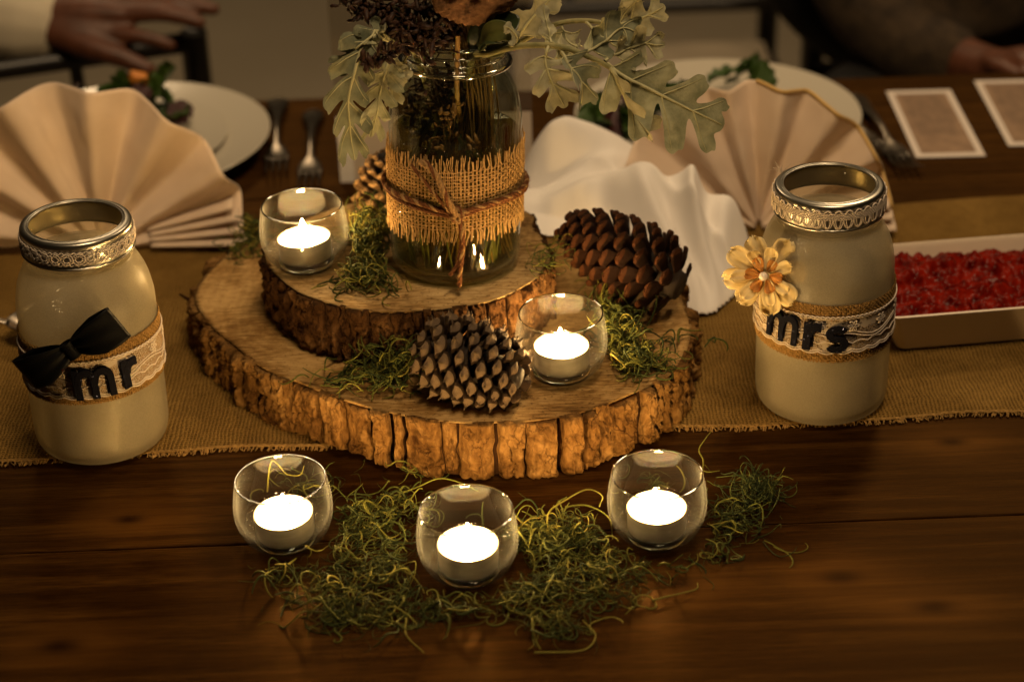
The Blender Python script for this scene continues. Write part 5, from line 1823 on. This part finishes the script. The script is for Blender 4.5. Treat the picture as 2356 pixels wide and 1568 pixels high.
# two soft folds: the back one rises beside the flower jar, the front one spreads to the right and falls over the rim
xa, za = crest([(1190, 420), (1225, 330), (1262, 276), (1300, 262), (1360, 284), (1420, 314), (1470, 352), (1500, 392), (1540, 450), (1600, 560)], 0.505)
xb, zb = crest([(1190, 470), (1240, 470), (1300, 440), (1360, 405), (1420, 394), (1490, 392), (1545, 385), (1588, 388), (1612, 412), (1650, 432), (1692, 472), (1716, 520), (1735, 590), (1760, 700)], 0.425)
HA, HB = np.interp(X, xa, za), np.interp(X, xb, zb)
ker = np.hanning(9) / np.hanning(9).sum()
HA = np.apply_along_axis(lambda r: np.convolve(np.pad(r, 4, mode='edge'), ker, 'valid'), 0, HA)
HB = np.apply_along_axis(lambda r: np.convolve(np.pad(r, 4, mode='edge'), ker, 'valid'), 0, HB)
yfoot = np.interp(X, [0.0, 0.05, 0.10, 0.150, 0.165, 0.20, 0.23, 0.26], [0.385, 0.375, 0.345, 0.312, 0.318, 0.372, 0.41, 0.43])


def ease(q):
    q = np.clip(q, 0, 1)
    return q * q * (3 - 2 * q)


valley = np.minimum(HA, HB) * 0.72
yb_ = 0.425 - 0.10 * (X - 0.10)
front_ = HB * np.clip((Y - yfoot) / (yb_ - yfoot), 0, 1) ** 0.55
front_ = np.where(Y < yb_, front_ * 0.5 + HB * ease((Y - yfoot) / (yb_ - yfoot)) * 0.5, 0)
mid1 = HB + (valley - HB) * ease((Y - yb_) / 0.042)
ym = yb_ + 0.042
mid2 = valley + (HA - valley) * ease((Y - ym) / (0.505 - ym))
back_ = HA * (1 - ease((Y - 0.505) / 0.075))
Z = np.where(Y < yb_, front_, np.where(Y < ym, mid1, np.where(Y < 0.505, mid2, back_)))
Z = np.where(Y < yfoot, 0, Z)
live = np.clip(Z * 22, 0, 1)
# creases running down the front from the fold's corner
fw_ = np.clip((0.455 - Y) / 0.05, 0, 1)
for x0, sl_, wd_, am in ((0.150, 0.10, 0.0055, 0.0085), (0.163, 0.05, 0.010, -0.006), (0.128, 0.30, 0.011, -0.008), (0.105, 0.45, 0.008, 0.005), (0.186, -0.20, 0.009, 0.005), (0.075, 0.5, 0.012, -0.006)):
    Z = Z + 1.7 * am * np.exp(-((X - x0 - sl_ * (0.425 - Y) - 0.004 * np.sin(Y * 60)) / wd_) ** 2) * fw_ * live
Z = Z + 0.006 * fbm(X * 13 + Y * 5, Y * 9 - X * 6, 2.0, 13, 2) * live
Z = Z + 0.010 * np.exp(-((Y - 0.470 - 0.35 * (X - 0.07)) / 0.010) ** 2) * np.clip((0.12 - X) / 0.04, 0, 1) * live
Z = Z + 0.009 * (1 - np.abs(vnoise(X * 17 + Y * 15, Y * 14 - X * 5, 1.0, 23))) ** 4 * live
for _ in range(2):
    Zp = np.pad(Z, 1, mode='edge')
    Z = (Zp[:-2, 1:-1] + Zp[2:, 1:-1] + Zp[1:-1, :-2] + Zp[1:-1, 2:] + 2 * Z) / 6
mask = Z > 0.0065 + 0.003 * fbm(X * 25, Y * 25, 0, 3)
Zc = Z - 0.0025
rr = np.hypot(X - C1[0], Y - C1[1])
on_slice = rr < rf1(np.arctan2(Y - C1[1], X - C1[0])) + 0.002
Zc = np.where(on_slice, np.maximum(Zc, Z1 + 0.002), np.maximum(Zc, 0.004))
ids = -np.ones((gx, gy), int)
fc = []
g = grid_faces(gx, gy)
keep = mask.ravel()[g].all(1)
g = g[keep]
used = np.unique(g)
mp = -np.ones(gx * gy, int)
mp[used] = np.arange(len(used))
V = np.stack([X + 0.25 * (Z - 0.04) * 0.1, Y, Zc], -1).reshape(-1, 3)[used]
wn = obj('white_napkin', mesh_np('white_napkin', V, mp[g]), MT['white_cloth'])
solidify(wn, 0.0012, 0)
subsurf(wn, 1)
tag(wn, 'crumpled white cloth napkin heaped behind the large brown pine cone', 'napkin')

# ================================================================== plates and salads
pl_prof = smooth_prof([(0.0005, 0.0052), (0.06, 0.0052), (0.078, 0.0058), (0.086, 0.0085), (0.094, 0.0125), (0.115, 0.0165), (0.131, 0.0198), (0.1355, 0.0208), (0.1362, 0.0198), (0.133, 0.0180),
                       (0.110, 0.0135), (0.085, 0.0035), (0.078, 0.0005), (0.070, 0.0), (0.0005, 0.0008)], 4)
pl_prof[:, 0] = np.abs(pl_prof[:, 0])
plate_me = mesh_np('dinner_plate', *lathe(pl_prof, 96))
plates = [un(292, 318, 0.018), un(1650, 262, 0.018)]
for p, lb in zip(plates, ('round cream dinner plate behind the left napkin fan', 'round cream dinner plate behind the gold edged napkin fan')):
    tag(obj('dinner_plate', plate_me, MT['china'], loc=(p[0], p[1], 0.001)), lb, 'plate', 'dinner plates')


sp_me = plate_me.copy()
sp_me.transform(Matrix.Diagonal((0.70, 0.70, 0.62, 1)))
for p, lb in zip(plates, ('smaller cream salad plate stacked on the plate behind the left napkin fan', 'smaller cream salad plate stacked on the plate behind the gold edged napkin fan')):
    tag(obj('salad_plate', sp_me, MT['china'], loc=(p[0], p[1] + 0.002, 0.0068)), lb, 'plate', 'salad plates')


def salad_leaf_mesh(seed):
    r_ = np.random.default_rng(seed)
    nu, nv = 14, 11
    u, v = np.linspace(0, 1, nu), np.linspace(-1, 1, nv)
    U, Vv = np.meshgrid(u, v, indexing='ij')
    hw = 0.42 * np.sin(PI * np.clip(0.05 + 0.9 * U, 0, 1)) ** 0.7 * (1 + 0.12 * np.sin(U * 22 + seed))
    zz = 0.25 * U * (1 - U) + 0.10 * np.abs(Vv) ** 2 + 0.07 * vnoise(U * 5, Vv * 3, seed, seed) + 0.05 * np.sin(U * 26 + Vv * 3) * np.abs(Vv) ** 2
    me = mesh_np('leaf', np.stack([U - 0.5, Vv * hw, zz], -1), grid_faces(nu, nv))
    return me


leafm = [salad_leaf_mesh(s) for s in range(4)]
leafr = [salad_leaf_mesh(s) for s in range(7, 9)]
for m_ in leafm:
    m_.materials.append(MT['salad'])
for m_ in leafr:
    m_.materials.append(MT['salad_red'])


def salad(label, base, spots, seed):
    r_ = np.random.default_rng(seed)
    root = thing('salad', label, 'salad', (base[0], base[1], 0.0115))
    for k, (dx, dy, dz, L, red) in enumerate(spots):
        me = (leafr if red else leafm)[r_.integers(0, 2 if red else 4)]
        o_ = obj('leaf', me, None, root, True, loc=(dx, dy, dz), rot=(r_.normal(0.5, 0.4), r_.normal(-0.3, 0.5), r_.uniform(0, 6.28)))
        o_.scale = (L, L, L)
    return root


sp = []
for k in range(26):
    a, q = rng.uniform(0, 2 * PI), rng.uniform(0, 1) ** 0.6
    sp.append((0.046 * q * math.cos(a), 0.040 * q * math.sin(a), rng.uniform(0.006, 0.034) * (1.2 - 0.5 * q), rng.uniform(0.026, 0.044), rng.random() < 0.12))
sL = un(315, 265, 0.02)
sal = salad('mixed leaf salad on the plate behind the left napkin fan', (sL[0], sL[1]), sp + [(0.030, -0.002, 0.038, 0.05, False), (0.046, -0.020, 0.016, 0.030, True), (-0.062, 0.0, 0.03, 0.035, True)], 5)
V, Fs = box(-0.009, 0.009, -0.006, 0.006, -0.005, 0.005, 0.002)
obj('carrot_piece', mesh_np('carrot_piece', V, Fs), MT['carrot'], sal, loc=(0.004, 0.012, 0.042), rot=(0.3, 0.4, 0.5))
sp = []
for k in range(34):
    a, q = rng.uniform(0, 2 * PI), rng.uniform(0, 1) ** 0.6
    sp.append((0.062 * q * math.cos(a), 0.042 * q * math.sin(a), rng.uniform(0.006, 0.032) * (1.2 - 0.5 * q), rng.uniform(0.028, 0.046), rng.random() < 0.25))
sR = un(1455, 275, 0.02)
salad('mixed leaf salad on the plate behind the gold edged napkin fan', (sR[0] + 0.01, sR[1]), sp + [(0.105, 0.055, 0.03, 0.05, False), (0.09, 0.05, 0.03, 0.05, False), (0.115, 0.04, 0.028, 0.04, False)], 6)

# ================================================================== cutlery


def flat_loft(secs, n=10):
    """secs: (x, half width, half thickness, z)"""
    a = np.linspace(0, 2 * PI, n, endpoint=False)
    S = smooth_prof(secs, 5)
    V = np.stack([np.stack([np.full(n, s[0]), s[1] * np.cos(a), s[3] + s[2] * np.sin(a)], -1) for s in S])
    Fs = grid_faces(len(S), n, False, True).tolist()
    Fs.append(list(range(n))[::-1])
    Fs.append([(len(S) - 1) * n + i for i in range(n)])
    return V.reshape(-1, 3), Fs


fork_h = mesh_np('handle', *flat_loft([(0.0, 0.004, 0.001, 0.003), (0.006, 0.0105, 0.0014, 0.003), (0.022, 0.0105, 0.0014, 0.004), (0.05, 0.0058, 0.0016, 0.008), (0.09, 0.0034, 0.002, 0.010), (0.118, 0.004, 0.002, 0.006),
                                        (0.130, 0.0095, 0.0013, 0.004), (0.142, 0.0122, 0.0011, 0.003), (0.150, 0.0120, 0.001, 0.0035)]))
tine = mesh_np('tine', *flat_loft([(0.148, 0.0019, 0.0010, 0.0034), (0.165, 0.0016, 0.0009, 0.003), (0.182, 0.0013, 0.0008, 0.006), (0.194, 0.0006, 0.0005, 0.010)], 6))


def fork(label, a, b):
    a, b = un(*a, 0), un(*b, 0)
    root = thing('fork', label, 'fork', (a[0], a[1], 0.0012), (0, 0, math.atan2(b[1] - a[1], b[0] - a[0])), 'forks laid beside the plates')
    obj('handle', fork_h, MT['steel'], root)
    for k in range(4):
        obj('tine', tine, MT['steel'], root, loc=(0, (k - 1.5) * 0.0062, 0))


fork('silver fork nearest the left dinner plate', (640, 236), (636, 420))
fork('silver fork between the other fork and the flower jar', (722, 262), (712, 428))
fork('silver fork right of the gold edged napkin fan, close to the plate', (1885, 205), (2002, 335))
fork('silver fork between the other fork and the printed card', (1962, 226), (2066, 366))
# serving spoon peeping out left of the mr jar
spn = thing('serving_spoon', 'silver serving spoon lying on the runner left of the jar lettered mr', 'spoon', (-0.3865, 0.318, 0.008), (0.0, 0.15, math.radians(188)))
u, v = np.linspace(0, 1, 20), np.linspace(0, 2 * PI, 28, endpoint=False)
rowsV = []
for q, zz in [(0.02, 0.0), (0.3, 0.001), (0.6, 0.004), (0.85, 0.009), (1.0, 0.014), (1.03, 0.0145), (1.03, 0.0135), (0.85, 0.0075), (0.5, 0.001), (0.02, -0.0015)]:
    rowsV.append(np.stack([-0.030 + 0.036 * q * np.cos(v), 0.023 * q * np.sin(v), np.full(28, zz)], -1))
obj('bowl', mesh_np('bowl', np.array(rowsV), grid_faces(10, 28, False, True)), MT['steel'], spn)
obj('handle', mesh_np('handle', *flat_loft([(0.004, 0.004, 0.0015, 0.0135), (0.02, 0.0035, 0.002, 0.018), (0.08, 0.004, 0.002, 0.02), (0.13, 0.009, 0.0015, 0.008), (0.15, 0.006, 0.001, 0.004)])), MT['steel'], spn)

# ================================================================== cream dish of relish
f0, f1 = un(2066, 812, 0.002), un(2356, 788, 0.002)
yaw = math.atan2(f1[1] - f0[1], f1[0] - f0[0])
tl = un(2052, 575, 0.036)
DL, DW, DH = 0.34, 0.098, 0.034
dish = thing('relish_dish', 'long cream rectangular dish with flared sides right of the jar lettered mrs', 'dish', (f0[0], f0[1], 0.0045), (0, 0, yaw))


def rrect(x0, x1, y0, y1, r, z, n=6):
    pts = []
    for cx_, cy_, a0 in ((x1 - r, y1 - r, 0), (x0 + r, y1 - r, 90), (x0 + r, y0 + r, 180), (x1 - r, y0 + r, 270)):
        for k in range(n):
            a = math.radians(a0 + 90 * k / (n - 1))
            pts.append((cx_ + r * math.cos(a), cy_ + r * math.sin(a), z))
    return pts


loops = [rrect(0.02, DL - 0.02, 0.02, DW - 0.02, 0.004, 0.0), rrect(0, DL, 0, DW, 0.006, 0.0008), rrect(-0.0135, DL + 0.0135, -0.0105, DW + 0.0105, 0.009, DH - 0.001), rrect(-0.0138, DL + 0.0138, -0.0108, DW + 0.0108, 0.009, DH),
         rrect(-0.0118, DL + 0.0118, -0.0088, DW + 0.0088, 0.008, DH + 0.0002), rrect(-0.0105, DL + 0.0105, -0.0075, DW + 0.0075, 0.008, DH - 0.002), rrect(0.003, DL - 0.003, 0.003, DW - 0.003, 0.006, 0.004), rrect(0.02, DL - 0.02, 0.02, DW - 0.02, 0.004, 0.0035)]
Fs = grid_faces(len(loops), 24, False, True).tolist()
Fs.append(list(range(24)))
Fs.append([(len(loops) - 1) * 24 + k for k in range(24)][::-1])
obj('dish_wall', mesh_np('dish_wall', np.array(loops), Fs), MT['dish'], dish, smooth=False)
n1, n2 = 200, 64
x, y = np.linspace(-0.006, DL + 0.006, n1), np.linspace(-0.0035, DW + 0.0035, n2)
X, Y = np.meshgrid(x, y, indexing='ij')
e = np.clip(np.minimum(np.minimum(X + 0.006, DL + 0.006 - X), np.minimum(Y + 0.0035, DW + 0.0035 - Y)) / 0.012, 0, 1)
Z = 0.0205 + 0.010 * e ** 0.5 * (0.45 + 0.55 * fbm(X * 28, Y * 28, 0, 3)) + 0.0075 * np.abs(vnoise(X * 95, Y * 95, 0, 7)) + 0.0035 * np.abs(vnoise(X * 210, Y * 210, 0, 9))
rel = obj('red_relish', mesh_np('red_relish', np.stack([X, Y, Z], -1), grid_faces(n1, n2)), MT['relish'], loc=(f0[0], f0[1], 0.0045), rot=(0, 0, yaw))
tag(rel, 'glossy chunky red relish filling the cream dish', 'relish')

# ================================================================== printed cards
for (a, b, c_, d), lb in ((((2040, 212), (2186, 208), (2268, 360), (2106, 365)), 'printed card with a pale border beside the forks, fully in view'),
                          (((2244, 188), (2392, 184), (2474, 332), (2318, 340)), 'printed card with a pale border cut off by the photo edge')):
    q = [un(*k, 0.001) for k in (a, b, c_, d)]
    ctr = sum(q) / 4
    ax = (q[1] - q[0] + q[2] - q[3]) / 2
    ay = (q[0] - q[3] + q[1] - q[2]) / 2
    w2, h2 = np.linalg.norm(ax) / 2, np.linalg.norm(ay) / 2
    V, Fs = box(-0.0325, 0.0325, -0.0825, 0.0825, 0, 0.0008, 0.0)
    cdo = obj('menu_card', mesh_np('menu_card', V, Fs), MT['card'], smooth=False, loc=(ctr[0], ctr[1], 0.0012), rot=(0, 0, math.atan2(ax[1], ax[0]) * 0.3 + math.atan2(ay[1], ay[0]) * 0.7 - PI / 2 * 0.7))
    cdo.scale = (w2 / 0.0325, h2 / 0.0825, 1)
    tag(cdo, lb, 'card', 'printed cards')

# clear upright sign holder behind the jar
hl, hr = un(786, 420, 0), un(1228, 395, 0)
hw_ = hr[0] - hl[0]
hold = thing('sign_holder', 'clear upright acrylic sign holder standing behind the flower jar', 'sign holder', (hl[0], hl[1], 0.0012), (0, 0, 0.01))
V, Fs = box(0, hw_, 0, 0.004, 0, 0.27, 0.0008)
obj('clear_panel', mesh_np('clear_panel', V, Fs), MT['acrylic'], hold, smooth=False)
V, Fs = box(0, hw_, 0.0045, 0.06, 0, 0.0035, 0.0008)
obj('foot', mesh_np('foot', V, Fs), MT['acrylic'], hold, smooth=False)
V, Fs = box(0.001, hw_ - 0.001, -0.0012, -0.0003, 0.001, 0.062)
obj('paper_slip', mesh_np('paper_slip', V, Fs), MT['paper'], hold, smooth=False)
V, Fs = box(-0.0005, 0.0125, -0.0030, -0.0015, 0.0, 0.064)
obj('paper_edge', mesh_np('paper_edge', V, Fs), MT['white_cloth'], hold, smooth=False)

# ================================================================== chairs and people behind the table


def chair(label, c, yaw, w, top, rails, n_sp):
    root = thing('chair', label, 'chair', (c[0], c[1], -0.75), (0, 0, yaw))

    def bar(name, p, q, r, m='chair'):
        P_ = np.linspace(p, q, 6)
        V, F_ = tubes(P_, r, 8)
        V = np.vstack([V, [P_[0]], [P_[-1]]])
        F_ = F_.tolist()
        n0 = len(V) - 2
        for k in range(8):
            F_.append([k, n0, (k + 1) % 8])
            F_.append([5 * 8 + k, 5 * 8 + (k + 1) % 8, n0 + 1])
        obj(name, mesh_np(name, V, F_), MT[m], root)
    for s in (-1, 1):
        bar('stile', (s * w / 2, 0.05, 0), (s * w / 2, 0, top), 0.0155)
        bar('leg', (s * w / 2 * 0.98, -0.40, 0), (s * w / 2 * 0.98, -0.38, 0.44), 0.016)
        bar('stretcher', (s * w / 2, -0.38, 0.2), (s * w / 2, 0.02, 0.2), 0.010)
    for z in rails:
        bar('back_rail', (-w / 2, 0.003, z), (w / 2, 0.003, z), 0.0125)
    for k in range(n_sp):
        x = -w / 2 + w * (k + 1) / (n_sp + 1)
        bar('spindle', (x, 0.003, rails[0]), (x, 0.0, rails[-1]), 0.0075)
    V, F_ = box(-w / 2 - 0.01, w / 2 + 0.01, -0.41, 0.0, 0.42, 0.445, 0.006)
    obj('seat_frame', mesh_np('seat_frame', V, F_), MT['chair'], root, smooth=False)
    V, F_ = box(-w / 2 + 0.01, w / 2 - 0.01, -0.40, -0.025, 0.446, 0.475, 0.012)
    obj('cushion', mesh_np('cushion', V, F_), MT['cushion'], root)
    return root


chair('black spindle back chair with a pale cushion, pushed back behind the right plate', (0.203, 1.70), 0.0, 0.40, 0.92, (0.520, 0.80, 0.90), 3)
chair('black chair tucked in behind the left plate, under the resting hand', (-0.535, 0.965), math.radians(18), 0.40, 0.748, (0.60, 0.735), 2)
chair('dark chair drawn up at the right end behind the printed cards', (0.60, 1.30), math.radians(-14), 0.40, 0.90, (0.55, 0.7, 0.88), 3)


def flesh(name, chains, voxel, mat, parent, sm=6):
    """limbs as tapering chains fused into one continuous surface"""
    mb = MB()
    for pts in chains:
        A = smooth_prof(np.array(pts, float), 5)
        P_, R_ = A[:, :3], np.maximum(A[:, 3], 0.002)
        # rounded ends
        d0, d1 = P_[0] - P_[1], P_[-1] - P_[-2]
        d0, d1 = d0 / np.linalg.norm(d0), d1 / np.linalg.norm(d1)
        P_ = np.vstack([P_[0] + d0 * R_[0] * 0.95, P_[0] + d0 * R_[0] * 0.6, P_, P_[-1] + d1 * R_[-1] * 0.6, P_[-1] + d1 * R_[-1] * 0.95])
        R_ = np.concatenate([[R_[0] * 0.15, R_[0] * 0.75], R_, [R_[-1] * 0.75, R_[-1] * 0.15]])
        V, F_ = tubes(P_, R_, 14)
        n = len(P_)
        F_ = F_.tolist() + [list(range(14))[::-1], [(n - 1) * 14 + k for k in range(14)]]
        mb.add(V, F_)
    o_ = mb.obj(name, mat, parent)
    m_ = o_.modifiers.new('fuse', 'REMESH')
    m_.mode = 'VOXEL'
    m_.voxel_size = voxel
    m_.use_smooth_shade = True
    s_ = o_.modifiers.new('relax', 'SMOOTH')
    s_.iterations = sm
    s_.factor = 0.5
    return o_


man = thing('person', 'person in a pale jacket resting a hand on the chair back behind the left plate', 'person', (-0.525, 1.01, 0.022))
flesh('body', [
    [(-0.30, 0.06, 0.10, 0.036), (-0.15, 0.03, 0.05, 0.032), (0.0, 0.0, 0.012, 0.028), (0.03, -0.002, 0.010, 0.027)],
    [(0.02, 0.016, 0.010, 0.019), (0.07, 0.018, 0.012, 0.019), (0.115, 0.014, 0.012, 0.014)],
    [(0.02, 0.004, 0.012, 0.020), (0.07, 0.002, 0.014, 0.020), (0.118, -0.002, 0.015, 0.014)],
    [(0.02, -0.010, 0.008, 0.020), (0.07, -0.014, 0.010, 0.019), (0.112, -0.018, 0.010, 0.013)],
    [(0.02, -0.018, 0.000, 0.018), (0.06, -0.026, -0.004, 0.017), (0.10, -0.030, -0.006, 0.011)],
    [(0.110, 0.014, 0.012, 0.0115), (0.150, 0.014, 0.013, 0.0100), (0.175, 0.013, 0.008, 0.0090), (0.192, 0.012, 0.002, 0.0075)],
    [(0.114, -0.002, 0.015, 0.0118), (0.160, -0.003, 0.017, 0.0102), (0.190, -0.004, 0.013, 0.0092), (0.210, -0.004, 0.008, 0.0078)],
    [(0.108, -0.018, 0.010, 0.0112), (0.150, -0.021, 0.012, 0.0098), (0.178, -0.022, 0.006, 0.0088), (0.196, -0.023, 0.000, 0.0075)],
    [(0.096, -0.031, -0.006, 0.0100), (0.128, -0.036, -0.008, 0.0085), (0.150, -0.037, -0.014, 0.0078), (0.164, -0.037, -0.020, 0.0068)],
    [(0.03, -0.022, -0.004, 0.017), (0.075, -0.044, -0.016, 0.0140), (0.110, -0.052, -0.026, 0.0115), (0.140, -0.056, -0.040, 0.0092)]], 0.0032, MT['skin'], man)
flesh('shirt_cuff', [[(-0.10, 0.02, 0.025, 0.056), (-0.03, 0.008, 0.006, 0.055), (0.004, 0.002, 0.000, 0.053)]], 0.005, MT['shirt'], man, 3)
flesh('jacket', [[(-0.42, 0.16, 0.42, 0.085), (-0.36, 0.10, 0.24, 0.065), (-0.26, 0.06, 0.09, 0.070), (-0.14, 0.03, 0.030, 0.068), (-0.045, 0.012, 0.004, 0.064)],
                 [(-0.58, 0.24, 0.48, 0.13), (-0.60, 0.25, 0.20, 0.17), (-0.60, 0.25, -0.10, 0.16), (-0.60, 0.25, -0.25, 0.15)]], 0.010, MT['jacket'], man, 3)

sit = thing('person', 'seated person in a brown knit sleeve and dark trousers behind the printed cards', 'person', (0.54, 1.12, 0.0))
flesh('body', [[(-0.05, -0.10, -0.05, 0.030), (-0.035, -0.16, -0.045, 0.030), (-0.005, -0.21, -0.040, 0.026)],
               [(-0.01, -0.20, -0.040, 0.013), (0.03, -0.225, -0.036, 0.011), (0.06, -0.225, -0.040, 0.009)], [(-0.01, -0.21, -0.044, 0.013), (0.025, -0.24, -0.044, 0.011), (0.055, -0.245, -0.050, 0.009)],
               [(0.0, -0.19, -0.034, 0.013), (0.035, -0.20, -0.030, 0.011), (0.065, -0.20, -0.034, 0.009)], [(0.0, -0.18, -0.034, 0.012), (0.035, -0.182, -0.028, 0.010), (0.06, -0.178, -0.032, 0.008)],
               [(-0.02, -0.19, -0.03, 0.013), (-0.015, -0.23, -0.022, 0.011), (0.0, -0.255, -0.024, 0.009)]], 0.004, MT['skin'], sit)
flesh('sweater', [[(0.06, 0.16, 0.42, 0.10), (0.08, 0.16, 0.20, 0.155), (0.08, 0.15, 0.0, 0.15), (0.08, 0.14, -0.18, 0.15)],
                  [(-0.09, 0.14, 0.40, 0.07), (-0.14, 0.06, 0.20, 0.062), (-0.135, -0.02, 0.03, 0.060), (-0.09, -0.10, -0.035, 0.052), (-0.05, -0.145, -0.045, 0.042)],
                  [(0.0, 0.05, 0.2, 0.09), (-0.02, -0.02, 0.08, 0.09), (0.0, -0.05, 0.0, 0.08)]], 0.009, MT['knit'], sit, 3)
flesh('trousers', [[(0.08, 0.10, -0.20, 0.13), (-0.06, -0.02, -0.17, 0.095), (-0.15, -0.16, -0.16, 0.075), (-0.17, -0.19, -0.45, 0.055), (-0.17, -0.18, -0.72, 0.05)],
                   [(-0.02, 0.10, -0.10, 0.10), (-0.15, 0.10, -0.02, 0.075), (-0.17, 0.10, 0.06, 0.045), (-0.165, 0.12, 0.16, 0.035)],
                   [(0.16, 0.10, -0.20, 0.12), (0.16, -0.10, -0.18, 0.09), (0.15, -0.26, -0.17, 0.075), (0.14, -0.26, -0.45, 0.055), (0.14, -0.24, -0.72, 0.05)]], 0.009, MT['trousers'], sit, 3)
